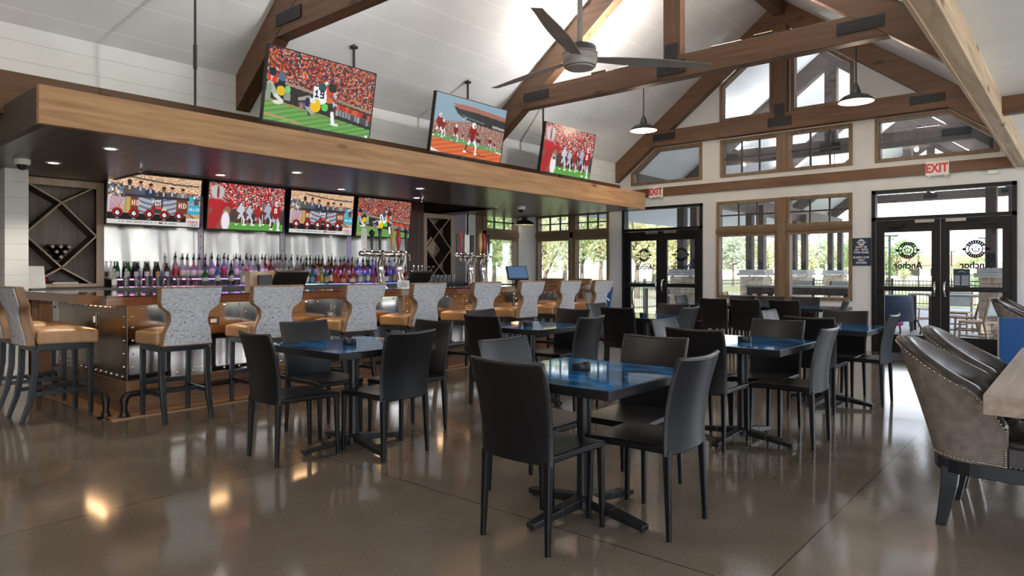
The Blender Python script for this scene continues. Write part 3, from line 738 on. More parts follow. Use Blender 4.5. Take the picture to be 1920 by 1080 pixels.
def img_studio():
    g = random.Random(11); im = Img((.74,.58,.46))
    im.crowd(lambda x:0, lambda x:30, [(.80,.66,.52),(.74,.58,.45),(.85,.74,.62),(.70,.54,.42)],2,1,g)
    for i in range(120):
        x = 36+i; y = 4+8*math.sin(i/125*1.9); im.rect(x,y,x+1,y+3,(.32,.3,.27))
    im.crowd(lambda x:16 if x<26 else 26, lambda x:40, [(.6,.5,.42),(.8,.78,.74),(.35,.3,.3),(.7,.4,.2),(.4,.5,.6),(.2,.2,.24)],3,3,g)
    for k,(x,y,c,h) in enumerate(((34,14,(.32,.28,.26),(.22,.13,.10)),(52,15,(.28,.31,.38),(.62,.42,.33)),(69,18,(.14,.19,.29),(.6,.41,.33)),(92,22,(.2,.18,.18),(.45,.3,.24)),(107,21,(.28,.28,.31),(.7,.52,.43)),(126,22,(.45,.44,.45),(.66,.46,.38)))):
        im.poly([(x-9,42),(x-8,y+9),(x-3,y+6),(x+3,y+6),(x+8,y+9),(x+9,42)],c); im.ell(x,y+1,3.6,5,h); im.ell(x,y-2,3.6,2.4,(.15,.11,.09)); im.rect(x-1,y+7,x+2,y+14,(.85,.83,.8)); im.line(x,y+8,x,y+14,1.2,(.2,.2,.3))
    im.rect(28,36,140,41,(.16,.17,.2)); im.rect(28,41,138,72,(.5,.5,.55))
    for y in range(41,72): 
        for x in range(50,116): im.px(x,y,(.62,.62,.67) if int(y+ (x-83)**2*.006)%9<6 else (.33,.34,.40))
    im.rect(30,41,50,66,(.42,.2,.12)); im.rect(30,41,37,70,(.72,.58,.28)); im.rect(116,41,136,66,(.42,.2,.12))
    for x in (39,120): im.text('HD',x,46,(.85,.75,.7),2,2); 
    im.rect(76,40,92,68,(.2,.2,.22)); im.text('GAME',74,43,(.9,.9,.92),1); im.text('DAY',78,49,(.9,.9,.92),1); im.rect(78,55,90,60,(.75,.3,.22)); im.ell(75,58,4,4,(.5,.08,.1)); im.ell(94,62,4.5,5,(.8,.74,.68))
    im.poly([(0,42),(26,42),(26,52),(6,68),(0,68)],(.72,.66,.7))
    for i in range(6): im.line(4+i*2,66,6+i*4,42,1,(.6,.2,.24))
    im.rect(139,32,146,46,(.2,.62,.72)); im.rect(148,36,157,50,(.25,.28,.36)); im.rect(138,48,160,66,(.24,.60,.70)); im.text('ALLIE',140,54,(.8,.92,.95),1)
    im.poly([(138,64),(160,80),(160,84),(138,70)],(.25,.25,.22)); im.poly([(128,72),(138,66),(156,80),(150,82)],(.66,.5,.38))
    im.rect(0,70,134,83,(.06,.07,.09))
    for x in (16,43,69,95,121):
        im.ell(x,69,9,8,(.52,.10,.10)); im.ell(x,70,5.4,5,(.03,.03,.03)); im.ell(x,70,3.4,3.2,(.92,.92,.92)); im.ell(x+.5,70,1.6,1.5,(.03,.03,.03)); im.rect(x+1,69,x+4,70,(.03,.03,.03)); im.rect(x,70,x+4,71,(.92,.92,.92)); im.rect(x-3,79,x+3,80,(.7,.7,.7))
    im.rect(0,82,160,90,(.78,.76,.74))
    for x in range(20,118,2):
        if g.random()>.3: im.rect(x,84,x+1,87,(.3,.3,.32))
    im.rect(86,84,92,87,(.6,.1,.1)); im.rect(136,74,160,90,(.82,.79,.78)); im.text('COORS',138,78,(.62,.05,.08),1); im.text('LIGHT',139,84,(.3,.3,.35),1)
    return im
def srgb(v): return v/12.92 if v <= .04045 else ((v+.055)/1.055)**2.4
def screen_mesh(name, im, w, h):
    vs = []; fs = []; cols = []
    for j in range(H_+1):
        for i in range(W_+1): vs.append((-w/2+w*i/W_, 0, h/2-h*j/H_))
    for j in range(H_):
        for i in range(W_):
            a = j*(W_+1)+i; fs.append((a, a+W_+1, a+W_+2, a+1)); c = [srgb(min(1,max(0,v))) for v in im.p[j][i]]+[1]; cols += c*4
    me = D.meshes.new(name); me.from_pydata(vs,[],fs); me.update()
    at = me.color_attributes.new('picture','FLOAT_COLOR','CORNER'); at.data.foreach_set('color', cols)
    me.materials.append(M['screen']); return me
def screen_material():
    m, nt, bs = nm('screen_picture')
    a = N(nt,'ShaderNodeVertexColor'); a.layer_name = 'picture'
    bs.inputs['Base Color'].default_value = (.01,.01,.012,1); bs.inputs['Roughness'].default_value = .3; bs.inputs['Specular IOR Level'].default_value = .15
    L(nt, a.outputs['Color'], bs.inputs['Emission Color']); bs.inputs['Emission Strength'].default_value = .30
    return m
M['screen'] = screen_material()
IM = dict(orange=img_orange(), stadium=img_stadium(), red=img_red(), studio=img_studio())
SM = {}
def screen(loc, rz, tilt, w, h, pic, label, group, pole=None, cable=None, t=.055):
    r = thing('television', label, 'television', loc, rz, group)
    r.rotation_euler = (tilt, 0, rz)
    bz = .012
    b = B().box(-w/2-bz,w/2+bz,.004,t,-h/2-bz-.008,h/2+bz); b.box(-w*.3,w*.3,t,t+.03,-h*.3,h*.3)
    b.build('casing', M['black'], r, bevel=.004)
    fr = B(); fr.box(-w/2-bz,w/2+bz,-.004,.006,h/2,h/2+bz).box(-w/2-bz,w/2+bz,-.004,.006,-h/2-bz-.008,-h/2).box(-w/2-bz,-w/2,-.004,.006,-h/2,h/2).box(w/2,w/2+bz,-.004,.006,-h/2,h/2)
    fr.build('bezel', M['black'], r)
    k = (pic, round(w,2))
    if k not in SM: SM[k] = screen_mesh('picture', IM[pic], w, h)
    o = D.objects.new('picture', SM[k]); C.objects.link(o); o.parent = r
    B().box(-.14,-.04,-.002,.03,-h/2-bz-.03,-h/2-bz-.006).build('sensor', M['black'], r)
    return r
# local: picture faces -Y ; rotate so it faces +X (east)
up = [(3.64,5.03,'orange','hanging television with a number 19 player, nearest the camera above the canopy',4.93),(6.0,7.41,'stadium','hanging television with an orange field edge and full stadium, middle of the three',6.90),(8.34,9.74,'red','hanging television farthest from the camera, with red crowd and blurred helmet',8.66)]
bx, bz0, tx, tz1 = -6.55, 2.878, -6.41, 3.648
tl = math.atan2(tx-bx, tz1-bz0); hh = math.hypot(tx-bx, tz1-bz0)
for ya, yb, pic, lab, yp in up:
    cz = (bz0+tz1)/2; cx = (bx+tx)/2
    o = screen((cx,(ya+yb)/2,cz), R(90), tl, (yb-ya)-.024, hh-.024, pic, lab, 'televisions hung above the canopy')
    q = B(); px = -6.72
    q.tube([(px,yp,cz-.1),(px,yp,zroof(px)+.005)],.016,8); q.box(px-.02,cx-.02,yp-.03,yp+.03,cz-.16,cz-.08); q.lathe([(.05,0),(.05,.02)],(px,yp,zroof(px)-.04),12)
    mm = q.build('mount_pole', M['plate'], None); bpy.context.view_layer.update()
    mm.parent = o; mm.matrix_parent_inverse = o.matrix_world.inverted()
dn = [(3.14,4.345,'studio','rear television with the studio desk, first from the left under the canopy'),(4.437,5.63,'red','rear television with a red crowd, second from the left under the canopy'),(5.745,6.9,'studio','rear television with the studio desk, third from the left under the canopy'),(7.02,8.18,'orange','rear television with an orange crowd, fourth from the left under the canopy')]
bx, bz0, tx, tz1 = -9.5, 1.90, -9.42, 2.575
tl = math.atan2(tx-bx, tz1-bz0); hh = math.hypot(tx-bx, tz1-bz0)
for ya, yb, pic, lab in dn:
    o = screen(((bx+tx)/2,(ya+yb)/2,(bz0+tz1)/2), R(90), tl, 1.178, hh-.024, pic, lab, 'televisions over the back bar')
    q = B().box(-.2,.2,.08,.36,-.12,.12); q.build('wall_bracket', M['black'], o)

# ------------------------------------------------------------------ bar counter
bc = thing('bar_counter', 'long bar with mahogany top and riveted mirror steel front', 'bar', (-6.585, 2.356, 0))
qx, qy = -6.585, 2.356
def bb(*a): return (a[0]-qx,a[1]-qx,a[2]-qy,a[3]-qy,a[4],a[5])
out = [(-6.25,2.08),(-6.25,9.75),(-8.9,9.75),(-8.9,9.05),(-6.95,9.05),(-6.95,2.78),(-8.62,2.78),(-8.62,2.08)]
B().prism([(x-qx,y-qy) for x,y in out],'xy',1.068,1.078).build('top_surface', M['bartop'], bc)
e = B(); e.box(*bb(-6.95,-6.25,2.08,9.75,.993,1.068)); e.box(*bb(-8.9,-6.95,9.05,9.75,.993,1.068))
e.build('front_edge', M['mahog'], bc, bevel=.006)
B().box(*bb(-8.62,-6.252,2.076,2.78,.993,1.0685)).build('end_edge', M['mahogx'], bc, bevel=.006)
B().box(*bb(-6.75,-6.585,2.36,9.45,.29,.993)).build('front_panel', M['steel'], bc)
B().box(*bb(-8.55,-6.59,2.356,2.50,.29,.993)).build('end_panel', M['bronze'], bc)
st = B(); rv = B(); rw = B()
ys = [2.40]+[2.40+1.08*i+ (.0) for i in range(1,7)]
for y in ys: st.box(*bb(-6.588,-6.578,y-.045,y+.045,.29,.993))
st.box(*bb(-6.588,-6.579,2.356,9.45,.915,.993)); st.box(*bb(-6.588,-6.579,2.356,9.45,.29,.36))
for y in ys:
    for z in (.42,.54,.66,.78,.88): rv.sphere((-6.577-qx,y-qy,z),.012,8,4)
y = 2.48
while y < 9.4:
    rv.sphere((-6.577-qx,y-qy,.952),.012,8,4); rv.sphere((-6.577-qx,y-qy,.325),.012,8,4); y += .155
st2 = B(); st2.box(*bb(-8.55,-6.585,2.346,2.357,.905,.993)); st2.box(*bb(-8.55,-6.585,2.346,2.357,.29,.37)); st2.box(*bb(-6.665,-6.583,2.345,2.357,.29,.993))
x = -8.42
while x < -6.62:
    rw.sphere((x-qx,2.343-qy,.95),.013,8,4); rw.sphere((x-qx,2.343-qy,.33),.013,8,4); x += .135
for z in (.42,.54,.66,.78,.88): rw.sphere((-6.625-qx,2.343-qy,z),.012,8,4)
rv.build('rivets', M['rivet'], st.build('front_strap', M['steel'], bc), smooth=60); rw.build('rivets', M['rivet'], st2.build('end_strap', M['strap'], bc), smooth=60)
cs = B(); cs.box(*bb(-8.66,-8.5,2.34,2.5,.05,.993)); 
for z in (.16,.4,.66,.9): cs.sphere((-8.58-qx,2.338-qy,z),.014,8,4)
cs.build('end_post', M['nickel'], bc, bevel=.004)
p = B(); p.box(*bb(-6.75,-6.565,2.345,9.45,0,.29)); p.box(*bb(-6.6,-6.555,2.338,9.45,.275,.292)); p.box(*bb(-6.6,-6.545,2.33,9.45,0,.055))
p.build('plinth', M['plinth'], bc, bevel=.003)
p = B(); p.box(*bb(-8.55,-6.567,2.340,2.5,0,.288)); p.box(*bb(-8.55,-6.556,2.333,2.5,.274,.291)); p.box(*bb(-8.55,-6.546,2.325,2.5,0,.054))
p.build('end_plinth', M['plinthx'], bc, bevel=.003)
B().box(*bb(-8.55,-6.40,2.15,2.33,0,.012)).box(*bb(-6.546,-6.34,2.15,9.45,0,.0125)).build('floor_strip', M['toe'], bc)
for (cx,cy,cz,ax) in ((-6.585,3.14,.80,'x'),(-6.585,4.50,.80,'x'),(-6.585,7.8,.8,'x'),(-7.37,2.356,.82,'y')):
    q = B()
    if ax == 'x': q.box(*bb(cx,cx+.012,cy-.06,cy+.06,cz-.04,cz+.04))
    else: q.box(*bb(cx-.04,cx+.04,cy-.016,cy,cz-.06,cz+.06))
    o = q.build('outlet_plate', M['strap'], bc, bevel=.004)
    q = B()
    if ax == 'x': q.box(*bb(cx+.012,cx+.016,cy-.03,cy+.03,cz-.018,cz+.018))
    else: q.box(*bb(cx-.02,cx+.02,cy-.02,cy-.016,cz-.03,cz+.03))
    q.build('socket', M['signwhite'], o)
B().box(*bb(-7.0,-6.75,2.78,9.05,.0,1.0)).build('inner_cabinet', M['black'], bc)
for k in range(7):
    y = 2.75+1.0*k
    B().box(*bb(-6.56,-6.53,y,y+.55,.982,.992)).build('light_strip', M['ledwarm'], bc)
B().box(*bb(-7.5,-6.95,2.31,2.34,.982,.992)).build('light_strip', M['ledwarm'], bc)

def foot_rail(name, label, pts, supports, flanges):
    r = thing(name, label, 'foot rail', (0,0,0))
    B().tube(pts,.026,12).build('rail', M['pipe'], r, smooth=60)
    for f in flanges: B().lathe([(.07,0),(.07,.01),(.04,.016),(.034,.05)],f,18).build('floor_flange', M['pipe'], r, smooth=50)
    for a,b2 in supports:
        B().lathe([(.06,0),(.06,.01),(.03,.016),(.02,.02),(.02,a[2])],(b2[0],b2[1],0),16).build('support', M['pipe'], r, smooth=50)
    q = B()
    q.tube(pts[1:6],.034,12); q.tube([Vector(pts[0])+Vector((0,0,.12)),Vector(pts[0])+Vector((0,0,.155))],.034,12)
    q.build('elbow', M['pipe'], r, smooth=60)
def elbow(cx,cy,dx,dy,h=.205,rr=.055):
    return [(cx,cy,0)]+[(cx+dx*(rr-rr*math.cos(t)),cy+dy*(rr-rr*math.cos(t)),h-rr+rr*math.sin(t)) for t in [pi/2*i/5 for i in range(6)]]
pts = elbow(-6.42,2.272,0,1)+[(-6.42,9.4,.205)]
foot_rail('foot_rail','black iron pipe foot rail along the front of the bar',pts,[((-6.42,y,.205),(-6.42,y,0)) for y in (4.2,6.1,8.0,9.38)],[(-6.42,2.272,0)])
pts = elbow(-6.545,2.168,-1,0)+[(-8.5,2.168,.205)]
foot_rail('foot_rail','black iron pipe foot rail along the short end of the bar',pts,[((-8.48,2.168,.205),(-8.48,2.168,0))],[(-6.545,2.168,0)])
# ------------------------------------------------------------------ back bar
o = B().prism([(0,1.0),(.68,1.0),(.70,1.02),(.70,1.085),(0,1.085)],'xz',0,7.5).build('service_counter', M['slate'], bevel=.004)
o.location = (-9.88,2.29,0); tag(o,'long dark slate service counter against the back wall of the bar','counter')
cab = thing('back_cabinet','brown wood cabinet under the slate service counter behind the bar end','cabinet',(-9.6,2.3,0))
B().box(-.28,.34,0,7.4,.08,1.0).build('carcass', M['walnut'], cab)
B().box(-.28,.30,.02,7.4,0,.08).build('kick_board', M['black'], cab)
for k in range(6):
    y = .06+.62*k
    d = B().box(.34,.362,y,y+.58,.12,.97).build('door', M['walnut'], cab, bevel=.004)
    B().box(.362,.375,y+.5,y+.515,.55,.75).build('handle', M['nickel'], d)
wb = B(); wb.box(-10.36,-9.95,3.25,8.97,1.085,2.84); struct(wb.build('wall_west', M['purplewood']), 'reddish brown board wall behind the rear screens')
for k,(ya,yb) in enumerate(((3.26,4.50),(4.59,5.82),(5.92,7.13),(7.22,8.50))):
    nu = 26
    def fn(u,v,ya=ya,yb=yb,k=k): 
        y = ya+(yb-ya)*u; z = 1.20+(2.46-1.20)*v
        return (-9.915+.006*math.sin(6.3*u*2.2+k*1.3+v*1.2)+.003*math.sin(15*u+2.2*v+k), y, z)
    o = B().slab(fn, nu, 8, (-.012,0,0)).build('steel_sheet', M['steelw'], smooth=40)
    tag(o, 'rippled steel backsplash sheet below the %s rear television from the left' % ORD[k], 'steel sheet', 'steel sheets behind the bottles')
for k,y in enumerate((4.545,5.87,7.175)):
    q = B().box(-9.948,-9.915,y-.04,y+.04,1.20,2.40)
    o = q.build('backsplash_strap', M['white']); q = B()
    for i in range(6): q.sphere((-9.912,y,1.3+.17*i),.009,8,4)
    q.build('rivet', M['strap'], o); tag(o,'white riveted strap between steel sheets, %s from the left behind the bottles' % ORD[k],'strap','riveted straps on the backsplash')
q = thing('bottle_shelf','stepped back bar shelf with purple and blue glowing edges','shelf',(-9.9,3.3,1.085))
B().box(-.02,.22,0,5.15,0,.10).build('upper_step', M['black'], q)
B().box(-.02,.23,0,5.15,.10,.108).build('glass_top', M['signwhite'], q)
LEDS = [('pink',(1,.25,.75),0,1.1),('violet',(.55,.2,1),1.1,2.4),('green_white',(.45,1,.8),2.4,3.0),('blue',(.12,.2,1),3.0,5.15)]
for nme,c,a,b2 in LEDS:
    m = emit('led_'+nme, c, .75)
    B().box(.23,.238,a,b2,.092,.104).box(.40,.408,a,b2,.0,.007).build('led_edge', m, q)

def bottle_profile(kind):
    if kind == 'tall': return [(.036,0),(.038,.01),(.038,.175),(.034,.20),(.016,.235),(.014,.29),(.016,.292),(.016,.30)]
    if kind == 'square': return [(.042,0),(.044,.01),(.044,.145),(.038,.17),(.016,.20),(.014,.265),(.017,.268),(.017,.28)]
    if kind == 'beer': return [(.030,0),(.031,.01),(.031,.12),(.025,.15),(.014,.185),(.013,.225),(.0145,.226),(.0145,.234)]
    if kind == 'squat': return [(.050,0),(.055,.015),(.055,.11),(.04,.145),(.018,.17),(.016,.215),(.018,.217),(.018,.23)]
def bottlemat(name, col, clear=0.0, rough=.06):
    m, nt, bs = nm(name)
    bs.inputs['Base Color'].default_value = c4(col); bs.inputs['Roughness'].default_value = rough
    bs.inputs['Coat Weight'].default_value = .6; bs.inputs['Coat Roughness'].default_value = .03
    if clear:
        tr = N(nt,'ShaderNodeBsdfTransparent'); tr.inputs['Color'].default_value = c4(tuple(.35+.65*c for c in col)); mx = N(nt,'ShaderNodeMixShader'); mx.inputs[0].default_value = clear
        out = nt.nodes['Material Output']; L(nt,bs.outputs[0],mx.inputs[1]); L(nt,tr.outputs[0],mx.inputs[2]); L(nt,mx.outputs[0],out.inputs['Surface'])
    return m
BM = dict(clear=bottlemat('clear_bottle',(.70,.72,.74),.62), lilac=bottlemat('lilac_bottle',(.50,.38,.62),.5), red=bottlemat('red_bottle',(.42,.03,.03),.25), pink=bottlemat('pink_bottle',(.6,.40,.40),.5),
 amber=bottlemat('amber_bottle',(.30,.09,.018),.2), brown=bottlemat('brown_bottle',(.05,.018,.008),.05), green=bottlemat('green_bottle',(.02,.16,.03),.12), dark=bottlemat('dark_bottle',(.012,.012,.016)), blue=bottlemat('blue_bottle',(.05,.22,.5),.3), teal=bottlemat('teal_bottle',(.03,.2,.2),.2), purple=bottlemat('purple_bottle',(.22,.10,.36),.3), lime=bottlemat('lime_bottle',(.25,.36,.06),.3), cobalt=bottlemat('cobalt_bottle',(.16,.19,.42),.3))
LM = dict(cream=plain('cream_label',(.68,.63,.52),.6), white=M['paper'], redl=plain('red_label',(.45,.03,.03),.5), blk=M['black'], gold=plain('gold_label',(.5,.33,.1),.45), blul=plain('blue_label',(.12,.22,.42),.5))
PROTO = {}
def bottle(kind, col, lab, spout):
    k = (kind,col,lab,spout)
    if k in PROTO: return copy_tree(PROTO[k])
    r = thing('liquor_bottle' if kind != 'beer' else 'beer_bottle', 'x', 'bottle'); PROTO[k] = r
    pr = bottle_profile(kind); n = 14
    B().lathe(pr,n=n).build('glass_body', BM[col], r, smooth=50)
    rr = max(p[0] for p in pr)+.0012; h = pr[2][1]
    B().lathe([(rr,h*.28),(rr,h*.82)],n=n,cap0=False,cap1=False).build('label', LM[lab], r, smooth=60)
    top = pr[-1][1]; q = B()
    if spout: q.lathe([(.018,top-.012),(.018,top+.012),(.012,top+.018),(.009,top+.03)],n=8).tube([(0,0,top+.02),(.004,0,top+.05),(.018,0,top+.078)],[.008,.007,.005],6); q.build('pour_spout', M['black'], r, smooth=50)
    else: q.lathe([(.0158,top-.014),(.0158,top+.004)],n=10); q.build('cap', M['nickel'] if kind=='beer' else M['black'], r)
    return r
CN = dict(clear='clear',lilac='lilac',red='red',pink='pink',amber='amber',brown='brown',green='green',dark='black',blue='light blue',teal='teal',purple='purple',lime='lime green',cobalt='cobalt blue')
rg = random.Random(21)
def place_bottle(kind,col,lab,spout,x,y,z,label,group):
    b = bottle(kind,col,lab,spout); b.location = (x,y,z); b.rotation_euler = (0,0,rg.uniform(-.5,.5)); b['label'] = label; b['group'] = group
# upper step
i = 0; y = 4.13
while y < 8.3:
    t = (y-4.1)/4.2
    if y < 4.45: col = rg.choice(['pink','clear','clear'])
    elif y < 4.9: col = rg.choice(['lilac','clear','clear'])
    elif y < 5.5: col = rg.choice(['clear','clear','clear','lilac','clear','clear'])
    elif y < 5.62: col = 'red'
    elif y < 6.3: col = rg.choice(['clear','clear','pink'])
    else: col = rg.choice(['amber','amber','brown','clear','brown','amber','cobalt' if y>7.2 else 'lime'])
    if i == 17: col = 'red'
    kind = rg.choice(['tall','tall','square'])
    place_bottle(kind,col,rg.choice(['white','cream','white','cream','white','redl']),True,-9.79+rg.uniform(-.03,.05),y,1.193,
        '%s liquor bottle with spout, %s from the left on the upper step' % (CN[col], ordinal(i)),'liquor bottles on the upper step')
    i += 1; y += rg.uniform(.075,.102)
# lower step
i = 0; y = 6.0
seq = ['dark','clear','teal','clear','lime','teal','brown','amber','red','amber','amber','gold','red','clear','cobalt','cobalt','purple','amber','cobalt','purple','brown','cobalt','cobalt','brown','red','red']
for k,col in enumerate(seq):
    if col == 'gold': col = 'amber'
    place_bottle(rg.choice(['square','squat','tall']),col,rg.choice(['white','cream','gold','redl','blul']),rg.random()<.6,-9.55+rg.uniform(-.03,.04),y,1.086,
        '%s liquor bottle in the front row, %s right of the large register' % (CN[col], ordinal(k)),'liquor bottles on the lower step')
    y += rg.uniform(.075,.098)
for col,lab,yy,l in (('green','white',4.42,'big green liquor bottle with white label behind the first bar stool'),('blue','white',4.60,'big light blue liquor bottle with tall white label, right of the green one'),('dark','cream',4.80,'black liquor bottle with pale diamond label, right of the light blue one'),('clear','white',4.98,'clear liquor bottle right of the black one with the diamond label')):
    place_bottle('tall' if col != 'green' else 'square',col,lab,True,-9.5,yy,1.086,l,'liquor bottles on the lower step')
# beer
bl = [('clear','cream',3.31,-9.80),('green','white',3.40,-9.84),('green','white',3.48,-9.74),('green','gold',3.54,-9.85),('dark','white',3.60,-9.74),('green','white',3.66,-9.85),('brown','white',3.73,-9.74),('green','gold',3.79,-9.85),('dark','gold',3.87,-9.74),('green','redl',3.92,-9.85),('brown','white',3.99,-9.74)]
for k,(c,l,yy,xx) in enumerate(bl):
    place_bottle('beer',c,l,False,xx,yy,1.193,'%s beer bottle on the upper step, %s from the left beside the wine rack' % (CN[c],ORD[k]),'beer bottles beside the wine rack')
for k,(yy,c) in enumerate(((3.22,'clear'),(3.36,'clear'),(3.52,'lilac'),(3.66,'clear'),(3.80,'blue'))):
    place_bottle('beer',c,'white',False,-9.42,yy,1.086,'%s beer bottle with white label on the front row, %s from the left' % (CN[c],ORD[k]),'beer bottles on the lower step')

# glasses
M['drinkglass'] = glassy('drinking_glass',(.86,.88,.88),.9,.05,add=.22)
g0 = B().lathe([(.030,0),(.032,.01),(.041,.145),(.039,.145),(.030,.014),(.001,.012)],n=16,cap1=False).build('pint_glass', M['drinkglass'], smooth=60)
tag(g0,'x','glass')
k = 0
for yy,xx in ((3.30,-9.25),(3.43,-9.25),(3.56,-9.25),(3.69,-9.25),(3.82,-9.25),(3.95,-9.25),(4.08,-9.25),(3.62,-9.36),(3.75,-9.36),(3.88,-9.36)):
    o = g0 if k == 0 else g0.copy()
    if k: C.objects.link(o)
    o.location = (xx,yy,1.086); o['label'] = 'clear pint glass, %s of those lined up left of the first bar stool' % ORD[k]; o['group'] = 'pint glasses on the service counter'; k += 1
t0 = B().lathe([(.028,0),(.036,.075),(.034,.075),(.027,.008),(.001,.007)],n=12,cap1=False).build('tumbler', M['drinkglass'], smooth=60); tag(t0,'x','glass')
k = 0
for row in range(2):
    for c in range(8):
        o = t0 if k == 0 else t0.copy()
        if k: C.objects.link(o)
        o.location = (-9.27-.09*row,4.22+.08*c,1.086); o['label'] = 'small tumbler in the %s row, %s from the left, above first stool' % (('front','back')[row],ORD[c]); o['group'] = 'tumblers on the service counter'; k += 1
for k,(yy) in enumerate((8.55,8.66,8.77,8.88,8.99,9.10)):
    o = g0.copy(); C.objects.link(o); o.location = (-9.25,yy,1.086); o['label'] = 'clear pint glass, %s from the left in front of the far wine rack' % ORD[k]; o['group'] = 'pint glasses by the far wine rack'
s0 = thing('cocktail_shaker','x','shaker'); B().lathe([(.036,0),(.044,.15),(.042,.15)],n=16,cap1=False).build('tin', M['chrome'], s0, smooth=60); B().tube([(.01,0,.08),(.02,.01,.30)],.004,6).lathe([(.012,.3),(.012,.32)],(.02,.01,0),8).build('bar_spoon', M['chrome'], s0)
for k,yy in enumerate((8.02,8.14,8.26)): put(s0,k==0,(-9.2,yy,1.086),k*1.2,'steel shaker tin with a bar spoon, %s from the left beyond the small register' % ORD[k],'shaker tins on the service counter')

# wine racks
def wine_rack(y0,y1,x,z0,z1,label,depth=.34,bottles=(),bgroup='',panel=None,blab=''):
    r = thing('wine_rack',label,'wine rack',(x,y0,z0)); w = y1-y0; h = z1-z0; f = .09
    q = B(); q.box(-.03,0,0,f,0,h).box(-.03,0,w-f,w,0,h).box(-.03,0,f,w-f,h-f,h).box(-.03,0,f,w-f,0,.045); q.build('face_frame', M['rackface'], r, bevel=.003)
    q = B(); q.box(-depth,-depth+.02,0,w,0,h); q.build('back_board', M['rackin'], r)
    q = B(); q.box(-depth+.02,-.03,0,.02,0,h).box(-depth+.02,-.03,w-.02,w,0,h).box(-depth+.02,-.03,0,w,h-.02,h).box(-depth+.02,-.03,0,w,0,.02); q.build('side_board', M['rackdark'], r)
    a0,a1 = f,w-f; c = (a0+a1)/2; zb,zt = .045,h-f; zm = (zb+zt)/2; q = B(); q2 = B(); hy = (a1-a0)/2
    sl = hy/ (hy) ; dz = hy*1.05
    segs = [((c,zm+dz),(a0,zm)),((c,zm+dz),(a1,zm)),((c,zm-dz),(a0,zm)),((c,zm-dz),(a1,zm)),((c,zm+dz),(a0+.05,min(zt,zm+2*dz))),((c,zm+dz),(a1-.05,min(zt,zm+2*dz))),((c,zm-dz),(a0+.06,max(zb,zm-2*dz))),((c,zm-dz),(a1-.06,max(zb,zm-2*dz)))]
    for p,s2 in segs:
        M1 = Vector((0,p[0],p[1])); M2 = Vector((0,s2[0],s2[1]))
        o1 = Vector((-depth/2-.01,0,0)); q.beam(M1+o1,M2+o1,depth-.05,.016,up=(M2-M1).cross(Vector((1,0,0))))
        q2.beam(M1+Vector((-.012,0,0)),M2+Vector((-.012,0,0)),.016,.018,up=(M2-M1).cross(Vector((1,0,0))))
    q.build('lattice', M['rackdark'], r); q2.build('lattice_edge', M['rackface'], r)
    if panel:
        py,pz,pr = panel; B().prism([(py-pr,pz),(py,pz-pr*1.05),(py+pr*.9,pz),(py,pz+pr*1.05)],'yz',-.06,-.045).build('diamond_panel', M['rackface'], r)
    for k,(yy,zz) in enumerate(bottles):
        b = thing('wine_bottle',blab % ORD[k],'bottle',(x-.30,y0+yy,z0+zz),0,bgroup); b.rotation_euler = (0,R(90),0)
        B().lathe([(.036,0),(.037,.01),(.037,.15),(.014,.19),(.0135,.24)],n=12).build('glass_body', BM['dark'], b, smooth=50)
        B().lathe([(.0145,.2),(.021,.258),(.018,.265)],n=10).build('foil_cap', M['pinkfoil'], b)
    return r
M['pinkfoil'] = plain('pink_foil',(.62,.42,.36),.4)
wine_rack(2.28,3.245,-9.85,1.09,2.46,'large pale framed wine rack with diagonal slats at the left end',
    bottles=[(.486,.385),(.44,.45),(.532,.45),(.394,.515),(.486,.515),(.578,.515)],bgroup='wine bottles in the left rack',blab='dark wine bottle with pink foil in the left rack, %s counted up the pile')
wine_rack(8.97,9.82,-9.95,1.09,2.46,'smaller wine rack with a pale diamond panel by the far taps',panel=(.24,.70,.20),
    bottles=[(.30,.30),(.36,.24),(.24,.24),(.30,.18),(.18,.30)],bgroup='wine bottles in the far rack',blab='dark wine bottle in the far rack behind the taps, %s of its pile')
o = B().box(-.012,.012,-.11,.11,0,.27).build('menu_board', M['paper']); o.location=(-9.62,2.42,1.087); o.rotation_euler=(0,R(-10),R(8)); tag(o,'white sheet propped at the foot of the left wine rack','sheet')
o = B().sphere((0,0,.045),.045,14,9).build('red_bowl', M['red'], smooth=60); o.location=(-9.95,2.60,1.135); tag(o,'small round red pot inside the bottom of the left wine rack','pot')
q = thing('book_stack','stack of thin white booklets lying in the bottom of the left wine rack','booklets',(-10.0,2.82,1.135))
B().box(-.1,.1,-.14,.14,0,.02).build('lower_booklet', M['paper'], q); B().box(-.09,.1,-.12,.13,.02,.035).build('upper_booklet', M['black'], q)

